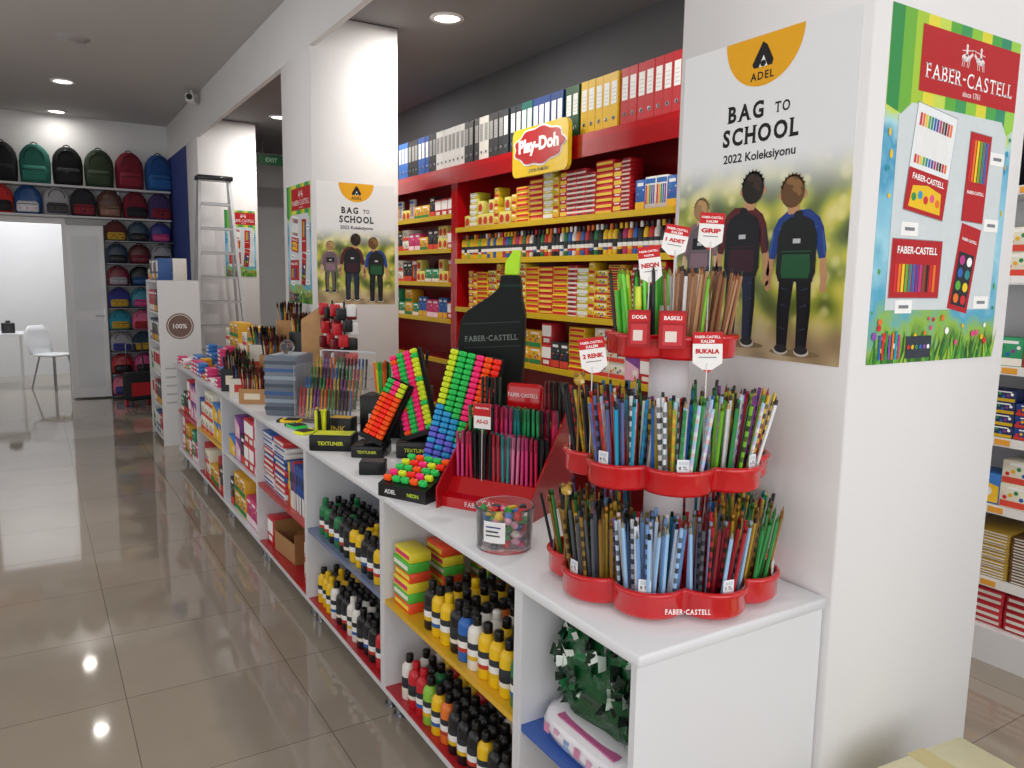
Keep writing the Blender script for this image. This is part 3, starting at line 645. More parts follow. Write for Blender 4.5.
# ------------------------------------------------------------ highlighter racks
HW,HH=.034,.0215
b=B(); b.rbox(-HW/2+.0016,HW/2-.0016,-.034,0,-HH/2+.0016,HH/2-.0016,.0062,'#ffffff','neon',3); b.cyl((0,-.0342,0),(0,-.0375,0),.0045,.004,10,'#f2f2f2','neon'); HL=proto(thing(b,'highlighter','x','highlighter'))
def hrack(M,cols,rowsn,colfn,label):
    w=cols*HW; h=rowsn*HH
    b=B(); b.rbox(-w/2-.006,w/2+.006,0,.03,0,h+.02,.004,'#0e1012','satin',1); b.box(-w/2-.012,w/2+.012,-.034,.03,-.008,.012,'#16181b','satin')
    for c in range(cols+1): b.box(-w/2+c*HW-.0008,-w/2+c*HW+.0008,-.02,0,.012,h+.016,'#0e1012','satin')
    o=thing(b,'highlighter_rack',label,'display',M=M)
    for r in range(rowsn):
        for c in range(cols):
            k=colfn(r/(rowsn-1),c,r)
            clone(HL,M=M@T(-w/2+(c+.5)*HW,-.0006,.024+r*HH),color=k,group='highlighters in the racks',label='neon %s highlighter slotted in a black rack'%cname(k))
    return o
ORG,RD,GRN,PNK,YEL,BLU,VIO='#ff5a12','#ff3020','#2cc85a','#ff2f7f','#d8e82a','#2fa0d8','#6a6ad8'
def cf1(v,c,r):
    q=v+.035*c
    if q<.28: return VIO if (c+r)%3 else BLU
    if q<.48: return [BLU,BLU,BLU,GRN,PNK,ORG][c]
    return [YEL,GRN,GRN,PNK,ORG,RD][c]
M1=T(1.30,2.55,ZT+.05)@RZ(math.atan2(-.78,-.62)+pi/2)@Matrix.Rotation(math.radians(-14),4,'X')@Matrix.Rotation(math.radians(12),4,'Y')
hrack(M1,6,20,cf1,'tall black leaning rack full of neon highlighters')
M2=T(1.39,2.97,ZT+.09)@RZ(math.atan2(-.6,-.8)+pi/2)@Matrix.Rotation(math.radians(-16),4,'X')@Matrix.Rotation(math.radians(-21),4,'Y')
hrack(M2,4,17,lambda v,c,r:[PNK,GRN,PNK,YEL][c] if r%5 else [ORG,GRN,PNK,GRN][c],'black leaning rack full of pink and green highlighters')
M3=T(1.21,3.07,ZT+.07)@RZ(math.atan2(-.6,-.8)+pi/2)@Matrix.Rotation(math.radians(-20),4,'X')@Matrix.Rotation(math.radians(18),4,'Y')
hrack(M3,3,12,lambda v,c,r:[ORG,RD,ORG][c] if v<.75 else [GRN,PNK,YEL][c],'short leaning rack full of orange highlighters')
for (x,y,w,h,an) in ((1.30,2.595,.22,.036,(-.78,-.62)),(1.39,2.99,.18,.072,(-.6,-.8)),(1.21,3.10,.14,.052,(-.6,-.8))):
    b=B(); b.rbox(-w/2,w/2,-.07,.08,0,h,.006,'#141518'); b.M=T(0,-.0705,h/2)@MY; b.text('TEXTLINER',0,0,.001,w=w*.6,col='#d7e84a'); thing(b,'display_box','black cardboard plinth under a highlighter rack','box',group='black plinths',M=T(x,y,ZT)@RZ(math.atan2(an[1],an[0])+pi/2))
TM=T(1.125,2.44,ZT+.0005)@RZ(math.atan2(-.45,-.9)+pi/2)
b=B(); side(b,-.105,.105,[(-.09,0),(.09,0),(.09,.11),(-.09,.045)],'#17181b','plastic'); b.M=T(0,-.0905,.022)@MY; b.text('ADEL',-.05,0,.001,w=.05,col='#f2f2f2'); b.text('NEON',.05,0,.001,w=.05,col='#c7e83a')
thing(b,'highlighter_tray','low sloped black tray holding short neon highlighters','tray',M=TM)
sl=math.atan2(.065,.18)
for r in range(5):
    for c in range(5):
        k=[ORG,PNK,GRN,YEL,GRN,RD][(c*2+r)%6]; yy=-.066+r*.033
        M=TM@T(-.078+c*.039,yy,.045+(yy+.09)*.065/.18+.002)@Matrix.Rotation(sl-pi/2,4,'X')@Matrix.Diagonal((1,.6,1,1))
        clone(HL,M=M,color=k,group='highlighters in the racks',label='neon %s highlighter in a low black tray'%cname(k))
def dbox(x,y,w,d,h,ang,col,top,txt,label,tc='#f2f2f2'):
    b=B(); b.rbox(-w/2,w/2,-d/2,d/2,0,h,.003,col,'card',1); b.rect(-w/2+.01,w/2-.01,-d/2+.01,d/2-.01,h+.0006,top); b.M=T(0,-d/2-.0006,h*.5)@MY
    if txt: b.text(txt,0,0,.0005,w=w*.6,col=tc)
    return thing(b,'display_box',label,'box',M=T(x,y,ZT+.0005)@RZ(ang))
dbox(1.11,3.29,.19,.12,.07,-.6,'#15161a','#d8e02a','TEXTLINER','black display box with a neon yellow top','#e6ef3a')
dbox(1.10,2.80,.1,.08,.05,-.5,'#17181b','#3a3d42','','small black box on the counter')
dbox(1.43,3.46,.22,.14,.20,-.7,'#121316','#22252a','BOARD','black pen display carton')
dbox(1.22,3.50,.12,.09,.10,-.7,'#1d1f24','#c8a02a','INK','black ink carton with a gold top','#d8b84a')
dbox(1.50,3.26,.13,.11,.26,-.7,'#17181b','#22252a','GEL','tall black pen display carton')
cluster(1.43,3.46,ZT+.201,14,['#ff6a1a','#e8f02a','#2fd05a','#ff2f7f','#1b1b1f'],[4,2],.05,group='markers standing on cartons',where='on a black carton')
cluster(1.50,3.26,ZT+.261,10,['#ff6a1a','#1b1b1f','#2fd05a','#1b1b1f'],[4,2],.04,group='markers standing on cartons',where='on a black carton')
cluster(1.11,3.46,ZT+.001,9,['#e8f02a','#1b1b1f','#f0c416'],[4],.03,group='markers standing on cartons',where='on the worktop')
for i,(x,y) in enumerate([(1.10,3.68),(1.22,3.66),(1.10,3.84),(1.12,4.0)]):
    c=['#e8f02a','#f0c416','#2fd05a','#f0c416'][i]
    b=B()
    for k in range(4): b.cyl((-.05,-.03+k*.017,.0085),(.05,-.03+k*.017,.0085),.008,n=10,col=c,mat='neon'); b.cyl((.05,-.03+k*.017,.0085),(.07,-.03+k*.017,.0085),.0075,n=10,col='#1b1b1f')
    b.box(-.045,.03,-.039,.033,.0168,.0175,'#1b1b1f','card')
    thing(b,'marker_pack','flat pack of four %s markers lying on the worktop'%cname(c),'markers',group='marker packs on the worktop',M=T(x,y,ZT+.0005)@RZ(.4+i*.7))
# acrylic stepped stand
AM=T(1.34,3.95,ZT+.0005)@RZ(math.atan2(-.6,-.8)+pi/2)
b=B()
for sx in (-.17,.167): b.box(sx,sx+.003,-.12,.14,0,.3,'#ffffff','clear')
for k in range(5): b.box(-.167,.167,-.12+k*.05,-.117+k*.05,.02+k*.05,.08+k*.055,'#ffffff','clear'); b.box(-.167,.167,-.117+k*.05,-.07+k*.05,.02+k*.05,.023+k*.05,'#ffffff','clear')
b.box(-.167,.167,.137,.14,0,.36,'#ffffff','clear'); b.box(-.17,.17,-.12,.14,0,.003,'#ffffff','clear')
b.box(-.172,.172,.136,.142,.355,.362,'#ccd4da','plastic')
thing(b,'pen_stand','clear acrylic stepped stand filled with coloured pens','display',M=AM)
for k in range(4):
    for i in range(15):
        c=['#d8352e','#2a67b8','#2f8f4a','#e4c235','#1b1b1f','#1b1b1f','#8d3f97','#2f8f4a','#1b1b1f','#e8772a'][(i//2*3+k)%10]
        clone(PP[2],M=AM@T(-.155+i*.022,-.095+k*.05,.024+k*.05)@Matrix.Rotation(-.12,4,'X'),color=c,group='pens in the acrylic stand',label='%s pen in a clear acrylic stand'%cname(c))
b=B(); b.rbox(-.09,.09,-.12,.12,0,.33,.006,'#6c7684','plastic',1)
for k in range(7): b.box(-.0915,.0915,-.1215,-.12,.03+k*.042,.05+k*.042,['#4a5664','#94a2b2','#3f5f94'][k%3])
b.rect(-.07,.07,-.1,.1,.3306,'#aab2bc'); b.ball((0,-.02,.37),.04,'#dfe6ee','clear',16)
thing(b,'storage_tower','grey-blue plastic tower of small drawers','storage',M=T(1.20,4.30,ZT+.0005)@RZ(-.7))
# brush boxes
BXC={'#b98a58':('wood','open wooden box holding artist paintbrushes'),'#202226':('plastic','open black box holding artist paintbrushes'),'#dcd8cc':('card','open pale cardboard box holding artist paintbrushes'),'#7c8894':('plastic','open grey box holding artist paintbrushes')}
def wbox(x,y,w,d,h,ang,col='#b98a58'):
    mt,lb=BXC[col]
    b=B(); t=.006
    b.box(-w/2,w/2,-d/2,-d/2+t,0,h,col,mt); b.box(-w/2,w/2,d/2-t,d/2,0,h*1.1,col,mt); b.box(-w/2,-w/2+t,-d/2+t,d/2-t,0,h,col,mt); b.box(w/2-t,w/2,-d/2+t,d/2-t,0,h,col,mt); fl=max(t,h-.08); b.box(-w/2+t,w/2-t,-d/2+t,d/2-t,fl-t,fl,col,mt)
    b.M=T(0,-d/2-.0005,h*.5)@MY; b.rect(-w*.3,w*.3,-min(h*.2,.04),min(h*.2,.04),.0005,'#c8372e' if col=='#dcd8cc' else '#e9dcc4')
    thing(b,'brush_box',lb,'box',group='brush boxes on the worktop',M=T(x,y,ZT+.0005)@RZ(ang)); return fl
wc=['#2a2a2e','#c79a68','#8a2a24','#e8dcc0','#3a5f9c','#1b1b1f','#d8a02a','#c8202c','#2f8f4a']
for (x,y,w,d,h,cl_) in [(1.11,4.72,.16,.10,.09,'#b98a58'),(1.30,4.74,.15,.11,.16,'#202226'),(1.50,4.72,.16,.1,.30,'#7c8894'),(1.11,4.98,.16,.1,.12,'#dcd8cc'),(1.30,5.0,.15,.11,.26,'#b98a58'),(1.50,5.02,.16,.10,.40,'#202226'),(1.12,5.28,.16,.10,.15,'#202226'),(1.31,5.30,.15,.11,.30,'#dcd8cc'),(1.50,5.32,.16,.10,.46,'#b98a58')]:
    fl=wbox(x,y,w,d,h,-.6,cl_)
    for q in (-.036,.036):
        cx=x+q*math.cos(-.6); cy=y+q*math.sin(-.6)
        cluster(cx,cy,ZT+fl+.001,15,wc,[5,5,2],.031,spread=3.5,group='paintbrushes in boxes',where='in an open box')
b=B(); b.box(0,.14,0,.01,0,.46,'#c79a68','wood'); b.add([(0,0,.46),(.14,0,.46),(.14,0,.60),(0,0,.50),(0,.01,.46),(.14,.01,.46),(.14,.01,.60),(0,.01,.50)],[(0,1,2,3),(7,6,5,4),(3,2,6,7),(1,5,6,2),(0,3,7,4)],'#c79a68','wood'); b.box(.0,.14,.01,.05,0,.012,'#b98a58','wood')
thing(b,'wooden_panel','slanted top wooden display board behind the brushes','display',loc=(1.36,4.60,ZT+.0005),rot=(0,0,-.5))
for k,(x,y,z) in enumerate([(1.50,4.44,0),(1.50,4.24,0)]):
    b=B(); b.lathe([(.0001,0),(.05,0),(.055,.01),(.055,.10),(.0001,.10)],16,'#20232a'); b.cyl((0,0,.1),(0,0,.62),.006,n=8,col='#333333',mat='metal')
    for lv in range(4):
        for a in range(5):
            t=a*1.25+lv*.5; b.rbox(-.028+.05*math.cos(t),.028+.05*math.cos(t),-.013+.05*math.sin(t),.013+.05*math.sin(t),.26+lv*.085+.02*(a%2),.33+lv*.085+.02*(a%2),.008,['#c8202c','#1b1b1f','#f0f0f0','#7a1420'][(a+lv)%4])
    thing(b,'rotating_stand','small rotating stand with red black and white cases','display',loc=(x,y,ZT+.0005))
SP=[carton(.1,.07,.03,c1,c2,5,'packet','small %s packet lying on the worktop'%cname(c1),'packet') for c1,c2 in [('#d63a7a','#f3f0ea'),('#3a79c4','#f3f0ea'),('#e8b028','#c8202c'),('#f0f0f0','#c8202c'),('#2f9a68','#f6e04a'),('#7a3a8c','#f3c0d8')]]
for yy in [5.52+.115*i for i in range(15)]:
    for xx in (1.04,1.13,1.22,1.31):
        if R_()<.92:
            n=random.choice([1,2,3,4,5,6] if xx>1.2 else [1,2,3])
            p=random.choice(SP)
            for k in range(n): put(p,xx,yy,ZT+.0006+k*.0308,'packets on the worktop')
fill(1.43,5.5,7.2,ZT+.0006,.38,TB,'toys standing on the worktop',run=2)
# ------------------------------------------------------------ posters
def poster_adel(M):
    b=B(); w,h=.56,.82
    b.box(-w/2,w/2,-h/2,h/2,-.0012,0,'#ffffff','meadow')
    e=.0006
    b.disc(0,h/2,.125,.125,e,'#f0ae16',n=28,a0=pi,a1=2*pi)
    yo=h/2
    b.poly([(-.002,yo-.016),(.012,yo-.026),(.034,yo-.066),(.030,yo-.078),(.016,yo-.078),(.002,yo-.050),(-.012,yo-.078),(-.028,yo-.078),(-.034,yo-.068)],2*e,'#141414')
    b.poly([(.002,yo-.050),(.016,yo-.078),(-.012,yo-.078)],2.5*e,'#f7f7f7'); b.disc(.002,yo-.070,.009,.008,3*e,'#141414',n=14)
    b.text('ADEL',0,h/2-.099,2*e,w=.075,col='#141414',space=1.2)
    b.serif('BAG',-.048,.228,e,.118,.043,bold=.035); b.serif('TO',.07,.224,e,.046,.026,bold=.02)
    b.serif('SCHOOL',0,.168,e,.245,.045,bold=.035)
    b.text('2022 Koleksiyonu',0,.110,e,w=.235,h=.03,col='#1c1c1c',bold=.02)
    def ell(cx,cy,rx,ry,n=16): return [(cx+rx*math.cos(2*pi*i/n),cy+ry*math.sin(2*pi*i/n)) for i in range(n)]
    def kid(cx,y0,q,hair,hair2,shirt,shirt2,bag,pants,ptr,hx,skin='#c99872'):
        z=[(2+i)*e*.5 for i in range(14)]
        b.poly(ell(cx+.02*q,y0+.015*q,.17*q,.02*q),e*.6,'#857350')
        for sx in (-1,1):
            b.poly([(cx+sx*.005*q,y0+.44*q),(cx+sx*.105*q,y0+.44*q),(cx+sx*.112*q,y0+.25*q),(cx+sx*.10*q,y0+.05*q),(cx+sx*.03*q,y0+.05*q),(cx+sx*.025*q,y0+.24*q)],z[0],pants)
            b.poly([(cx+sx*.085*q,y0+.40*q),(cx+sx*.105*q,y0+.40*q),(cx+sx*.108*q,y0+.25*q),(cx+sx*.098*q,y0+.06*q),(cx+sx*.08*q,y0+.06*q),(cx+sx*.085*q,y0+.24*q)],z[1],'#10131b')
            for f_ in (.14,.27,.36): b.poly([(cx+sx*.035*q,y0+f_*q),(cx+sx*.095*q,y0+(f_+.012)*q),(cx+sx*.09*q,y0+(f_+.02)*q)],z[1],'#3a4560')
            b.poly(ell(cx+sx*.07*q,y0+.025*q,.05*q,.026*q),z[1],'#d8d4cc'); b.poly(ell(cx+sx*.068*q,y0+.035*q,.045*q,.024*q),z[2],'#2a2a30')
            b.poly([(cx+sx*.09*q,y0+.775*q),(cx+sx*.135*q,y0+.755*q),(cx+sx*.165*q,y0+.70*q),(cx+sx*.19*q,y0+.58*q),(cx+sx*.185*q,y0+.54*q),(cx+sx*.145*q,y0+.535*q),(cx+sx*.12*q,y0+.62*q)],z[1],shirt)
            b.poly([(cx+sx*.155*q,y0+.69*q),(cx+sx*.172*q,y0+.66*q),(cx+sx*.187*q,y0+.56*q),(cx+sx*.175*q,y0+.56*q)],z[2],shirt2)
            b.poly([(cx+sx*.15*q,y0+.56*q),(cx+sx*.186*q,y0+.56*q),(cx+sx*.205*q,y0+.44*q),(cx+sx*.20*q,y0+.40*q),(cx+sx*.165*q,y0+.40*q),(cx+sx*.16*q,y0+.45*q)],z[0],skin)
            b.poly(ell(cx+sx*.183*q,y0+.385*q,.022*q,.032*q),z[1],skin)
            b.poly(ell(cx+hx+sx*.078*q,y0+.885*q,.016*q,.024*q),z[1],skin)
        b.poly([(cx-.115*q,y0+.41*q),(cx+.115*q,y0+.41*q),(cx+.12*q,y0+.60*q),(cx+.135*q,y0+.755*q),(cx+.07*q,y0+.80*q),(cx-.07*q,y0+.80*q),(cx-.135*q,y0+.755*q),(cx-.12*q,y0+.6*q)],z[3],shirt)
        for i in range(5): b.rect(cx-.13*q,cx+.13*q,y0+(.70-.06*i)*q,y0+(.708-.06*i)*q,z[4],shirt2)
        b.poly([(cx+hx*.6-.04*q,y0+.78*q),(cx+hx*.6+.04*q,y0+.78*q),(cx+hx+.035*q,y0+.86*q),(cx+hx-.035*q,y0+.86*q)],z[5],skin)
        b.poly(ell(cx+hx,y0+.905*q,.08*q,.092*q),z[6],hair)
        for i,(ax,ay,rr_) in enumerate([(.02,.03,.045),(-.03,.02,.035),(.035,-.01,.03),(0,-.03,.04),(-.015,.055,.03)]): b.poly(ell(cx+hx+ax*q,y0+(.905+ay)*q,rr_*q,rr_*.7*q,10),z[7]+i*2e-5,hair2 if i%2==0 else hair)
        for i in range(9): a=math.radians(20+i*17); b.poly([(cx+hx+.07*q*math.cos(a),y0+(.905)*q+.08*q*math.sin(a)),(cx+hx+.092*q*math.cos(a+.1),y0+.905*q+.104*q*math.sin(a+.1)),(cx+hx+.07*q*math.cos(a+.3),y0+.905*q+.08*q*math.sin(a+.3))],z[6],hair)
        b.poly([(cx-.11*q,y0+.41*q),(cx+.11*q,y0+.41*q),(cx+.13*q,y0+.46*q),(cx+.128*q,y0+.66*q),(cx+.1*q,y0+.735*q),(cx+.045*q,y0+.765*q),(cx-.045*q,y0+.765*q),(cx-.1*q,y0+.735*q),(cx-.128*q,y0+.66*q),(cx-.13*q,y0+.46*q)],z[7],bag)
        b.poly([(cx-.088*q,y0+.43*q),(cx+.088*q,y0+.43*q),(cx+.098*q,y0+.47*q),(cx+.09*q,y0+.56*q),(cx-.09*q,y0+.56*q),(cx-.098*q,y0+.47*q)],z[8],ptr)
        b.poly([(cx-.08*q,y0+.59*q),(cx+.08*q,y0+.59*q),(cx+.075*q,y0+.68*q),(cx-.075*q,y0+.68*q)],z[8],'#14161c')
        b.rect(cx-.1*q,cx+.1*q,y0+.573*q,y0+.579*q,z[9],ptr); b.rect(cx-.025*q,cx+.025*q,y0+.62*q,y0+.645*q,z[9],'#c9ccd2'); b.poly(ell(cx,y0+.775*q,.03*q,.022*q),z[6],bag)
    kid(-.19,-.33,.35,'#a8845a','#c29c6c','#8a6a72','#a0828a','#6a5f68','#6a6458','#8d7480',.0,'#d9b59a')
    kid(-.035,-.385,.46,'#1f1916','#3a2c24','#5a1f24','#23283c','#11151f','#232c48','#3a1a2a',.026)
    kid(.14,-.395,.45,'#6a4a2a','#8f6a40','#1f3f8a','#3560a8','#141c1c','#14171f','#1f5a38',-.022)
    return thing(b,'poster','white poster with a yellow half circle and schoolchildren wearing backpacks','poster',group='posters on the columns',M=M)
def poster_fc(M):
    b=B(); w,h=.56,.82; e=.0006
    b.box(-w/2,w/2,-h/2,h/2,-.0012,0,'#ffffff','watercolour')
    for i,c in enumerate(['#2f8f4a','#6fb43a','#a8cc3a','#e6dc3f','#c9dd5a','#5cae3a','#3c9c5a','#8ec83c','#e0d83a','#4aa84a','#2f8f6a','#9ad04a']):
        x=-.28+i*.0467; b.poly([(x,.19-.012*(i%3)),(x+.0467,.19-.012*((i+1)%3)),(x+.0467,h/2),(x,h/2)],e*.4,c)
    b.poly([(-.225,-.28),(.245,-.28),(.25,.17),(.22,.205),(-.18,.205),(-.228,.17)],e,'#d3dbdf')
    b.rect(-.16,.28,.235,.385,e*1.5,'#b8101a'); b.serif('FABER-CASTELL',.06,.285,2.2*e,.39,.034,col='#ffffff'); b.text('since 1761',.065,.252,2.2*e,w=.08,col='#f4d9da')
    for sx in (-1,1):
        ox=.06+sx*.032
        b.disc(ox,.336,.02,.009,2.2*e,'#f4e3e3',n=12)
        for q in (-.014,-.006,.008,.015): b.poly([(ox+q,.334),(ox+q+.003,.334),(ox+q+.004*sx+.002,.314),(ox+q+.004*sx,.314)],2.2*e,'#f4e3e3')
        b.poly([(ox-sx*.018,.336),(ox-sx*.014,.343),(ox-sx*.026,.352),(ox-sx*.03,.346)],2.2*e,'#f4e3e3')
        b.poly([(ox-.004,.34),(ox+.006,.34),(ox+.005,.360),(ox-.003,.360)],2.2*e,'#f4e3e3'); b.disc(ox+.001,.364,.005,.005,2.2*e,'#f4e3e3',n=8)
        b.poly([(ox+sx*.02,.350),(ox+sx*.02,.352),(ox-sx*.04,.359),(ox-sx*.04,.357)],2.4*e,'#f4e3e3')
    def pack(cx,cy,w_,h_,rot,n,sty):
        M0=b.M; b.M=M0@T(cx,cy,0)@RZ(rot)
        b.rect(-w_/2-.002,w_/2+.002,-h_/2-.002,h_/2+.002,1.5*e,'#8a9298'); b.rect(-w_/2,w_/2,-h_/2,h_/2,2*e,'#b8101a' if sty else '#eef2f4')
        cs=['#d6262e','#f0771f','#f0d31f','#5cb03a','#1f8a8a','#2a67b8','#5a3f97','#c0398a','#7a4a2a','#1b1b1f']
        for i in range(n):
            x=-w_*.42+i*w_*.84/n; y0_,y1_=(-h_*.05,h_*.42) if sty<2 else (-h_*.4,h_*.08)
            b.rect(x,x+w_*.84/n*.7,y0_,y1_-.006,3*e,cs[i%10] if sty else '#f6f6f4'); b.rect(x,x+w_*.84/n*.7,y1_-.03 if not sty else y1_-.01,y1_,3.2*e,cs[i%10])
            if not sty: b.rect(x,x+w_*.84/n*.7,y0_,y0_+.02,3.2*e,cs[i%10])
        b.rect(-w_*.5,w_*.5,-h_*.5,-h_*.10,3.4*e,'#b8101a') if sty<2 else b.rect(-w_*.45,w_*.45,h_*.18,h_*.45,3*e,'#b8101a')
        b.text('FABER-CASTELL',0,(-h_*.17 if sty<2 else h_*.32),4*e,w=w_*.8,col='#ffffff')
        if sty==0:
            b.poly([(-w_*.4,-h_*.46),(w_*.4,-h_*.46),(w_*.36,-h_*.26),(0,-h_*.22),(-w_*.36,-h_*.26)],3.7*e,'#f0c416')
            for i in range(5): b.disc((i-2)*w_*.15,-h_*.36+.008*(i%2),w_*.06,w_*.06,4*e,['#2f8f4a','#2a9ac0','#d6262e','#e8568a','#f0771f'][i],n=10)
        b.M=M0
    def wpack(cx,cy,w_,h_,rot):
        M0=b.M; b.M=M0@T(cx,cy,0)@RZ(rot); b.rect(-w_/2,w_/2,-h_/2,h_/2,2*e,'#b8101a'); b.rect(-w_*.38,w_*.38,-h_*.44,h_*.18,3*e,'#1d222b')
        for i in range(8): b.disc((-.18 if i%2 else .18)*w_,-h_*.36+(i//2)*h_*.15,w_*.13,w_*.13,4*e,['#d6262e','#f0771f','#f0d31f','#5cb03a','#1f8a8a','#2a67b8','#ffffff','#c0398a'][i],n=12)
        b.text('FABER-CASTELL',0,h_*.33,4*e,w=w_*.75,col='#ffffff'); b.M=M0
    pack(-.085,.075,.17,.25,-.12,12,0); pack(.125,.055,.10,.22,-.04,6,1); pack(-.11,-.18,.21,.14,.0,12,2); wpack(.105,-.175,.095,.22,-.16)
    for (x,y) in [(.215,.11),(-.15,-.085),(.215,-.06),(-.15,-.272),(.2,-.262)]:
        b.rect(x-.035,x+.035,y-.016,y+.016,2*e,'#f9f9f7'); b.rect(x-.02,x+.02,y-.004,y+.004,3*e,'#7d8288')
    rs=random.getstate(); random.seed(5)
    for i in range(110):
        x=U(-.27,.27); hh=U(.03,.09); c=random.choice(['#3e8a2e','#5fae3a','#2f6a2a','#9ac43c'])
        b.poly([(x,-h/2),(x+.012,-h/2),(x+U(-.02,.03),-h/2+hh)],2*e+i*1e-5,c)
    for i in range(26):
        x,y=U(-.26,.26),U(-.38,-.30); r=U(.005,.011); b.disc(x,y,r,r,4*e+i*1e-5,random.choice(['#e84a8a','#f0c416','#e8772a','#ffffff','#8a4fb0','#d6262e']),n=8)
    for i in range(14):
        x=random.choice([U(-.275,-.235),U(.255,.275)]); y=U(-.3,.18); b.disc(x,y,U(.003,.007),U(.004,.012),2*e+i*1e-5,random.choice(['#f0c416','#2a9ac0','#5cb03a','#2f8a5a']),n=7)
    for i,c in enumerate(['#2a67b8','#d6262e','#2f8f4a','#8a4fb0','#e8772a','#1f9ac0','#c0398a']):
        b.rect(-.24+i*.013,-.232+i*.013,-.40,-.34+.005*(i%3),5*e,c)
    b.rect(-.13,-.02,-.40,-.345,5*e,'#2c3440'); 
    for i in range(6): b.disc(-.118+i*.017,-.372,.006,.006,6*e,['#d6262e','#f0c416','#2f8f4a','#2a67b8','#8a4fb0','#ffffff'][i],n=10)
    random.setstate(rs)
    return thing(b,'poster','colourful watercolour poster showing red packs of pens and pencils','poster',group='posters on the columns',M=M)
poster_adel(T(1.6205,1.428,1.815)@MX)
poster_fc(T(1.962,1.1185,1.82)@MY)
poster_adel(T(1.93,5.1785,1.82)@MY)
poster_fc(T(1.6205,5.49,1.82)@MX)
poster_fc(T(2.05,9.1985,1.95)@MY@Matrix.Diagonal((.6,.9,1,1)))
# ------------------------------------------------------------ red wall shelving
def redbay(y0,y1,levels,name_label):
    b=B(); x0,x1=3.0,3.35
    b.box(x1-.01,x1,y0,y1,0,2.5,'#8f1218','lam')
    for yy in (y0,y1-.05): b.box(x0,x1-.01,yy,yy+.05,0,2.5,'#b81018','shiny')
    b.box(x0-.03,x1-.01,y0-.0,y1,2.46,2.5,'#b81018','shiny'); b.box(x0-.03,x0-.01,y0,y1,2.36,2.46,'#a80e16','shiny')
    b.box(x0+.02,x1-.01,y0+.05,y1-.05,0,.12,'#8f1218','lam')
    o=thing(b,'shelving_unit',name_label,'shelf')
    for z in levels:
        b=B(); b.box(x0+.005,x1-.01,y0+.05,y1-.05,z-.02,z,'#a81820','lam'); b.box(x0-.015,x0+.005,y0+.05,y1-.05,z-.03,z+.008,'#dcb81a','plastic'); part(b,'shelf',o,'red shelf board with a yellow price rail')
    return o
LV=[2.0,1.75,1.36,1.0,.62,.14]
redbay(3.14,5.79,LV,'tall red shelving unit with yellow rails full of stationery')
redbay(5.795,8.4,[2.12,1.84,1.56,1.25,.9,.5],'tall red shelving unit packed with toys')
G1='boxes on the red wall shelves'
RP=carton(.075,.1,.024,'#b8141e','#e8c8c0',3,label='small flat red box of leads stacked on a shelf')
RP2=carton(.075,.1,.05,'#d8262e','#f2d14a',0,label='small red and yellow box stacked on a shelf')
YP=carton(.06,.1,.07,'#ecc622','#c8202c',6,label='small yellow box of erasers stacked on a shelf')
fill(3.03,3.22,3.62,2.0,.2,[RB[1],RB[0],RB[3]],G1,gap=.003,maxst=1,run=1)
fill(3.07,3.22,3.62,2.0,.2,[RB[0],RB[2]],G1,gap=.006,maxst=1)
fill(3.03,3.62,4.35,2.0,.33,[YB[1],YB[3],RP2,RP],G1,run=1)
fill(3.03,4.35,4.95,2.0,.32,YB+[TUB,YP],G1,run=1)
fill(3.03,4.96,5.72,2.0,.30,[TUB,TUB,YB[2],YP],G1)
for i in range(54):
    y=3.23+i*.0465; 
    c=random.choice('krbyokkggpw') if i<40 else random.choice('yylb')
    bottle(3.045,y,1.7505,c,capc=random.choice(['#1b1b1f','#f0f0f0','#e8772a','#f0c416','#c8202c','#1b1b1f']),grp='paint tubes on the red wall shelf').scale=(.78,.78,1.2)
fill(3.03,3.22,5.73,1.36,.36,YB+[RP2,YB[3],YP,RP2],G1,run=1)
fill(3.03,3.22,5.73,1.0,.32,TB+YB,G1,run=2)
for z,hh in [(2.12,.2),(1.84,.24),(1.56,.24),(1.25,.27)]:
    fill(3.03,5.86,8.3,z,hh,TB+RB+[TUB],'toys on the red wall shelves',run=2,prob=.99,maxst=1 if z>1.9 else 2)
b=B(); b.M=MX
def rr(w,h,r,n=5):
    o=[]
    for cx,cy,a in ((w/2-r,h/2-r,0),(-w/2+r,h/2-r,90),(-w/2+r,-h/2+r,180),(w/2-r,-h/2+r,270)):
        for i in range(n+1): t=math.radians(a+90*i/n); o.append((cx+r*math.cos(t),cy+r*math.sin(t)))
    return o
b.prism(rr(.66,.32,.05),-.015,.015,'#e8c41c','shiny'); 
cl=[]
for i in range(72):
    t=2*pi*i/72; k=1+.055*math.cos(9*t); cl.append((.29*k*math.cos(t),.115*k*math.sin(t)+.025))
b.prism([(x*1.05,(y-.025)*1.1+.025) for x,y in cl],.0151,.018,'#ffffff'); b.prism(cl,.0181,.022,'#b8141c','shiny')
b.text('Play-Doh',0,.025,.0226,w=.48,h=.115,col='#ffffff',bold=.05); b.text('OYUN HAMURU',0,-.128,.0156,w=.24,col='#23344c')
b.M=I4; b.box(.015,.03,-.02,.02,-.1,.1,'#999999','metal')
thing(b,'shop_sign','yellow rounded sign with a red badge and white lettering','sign',loc=(2.93,4.42,2.455),rot=(.0,0,.0))
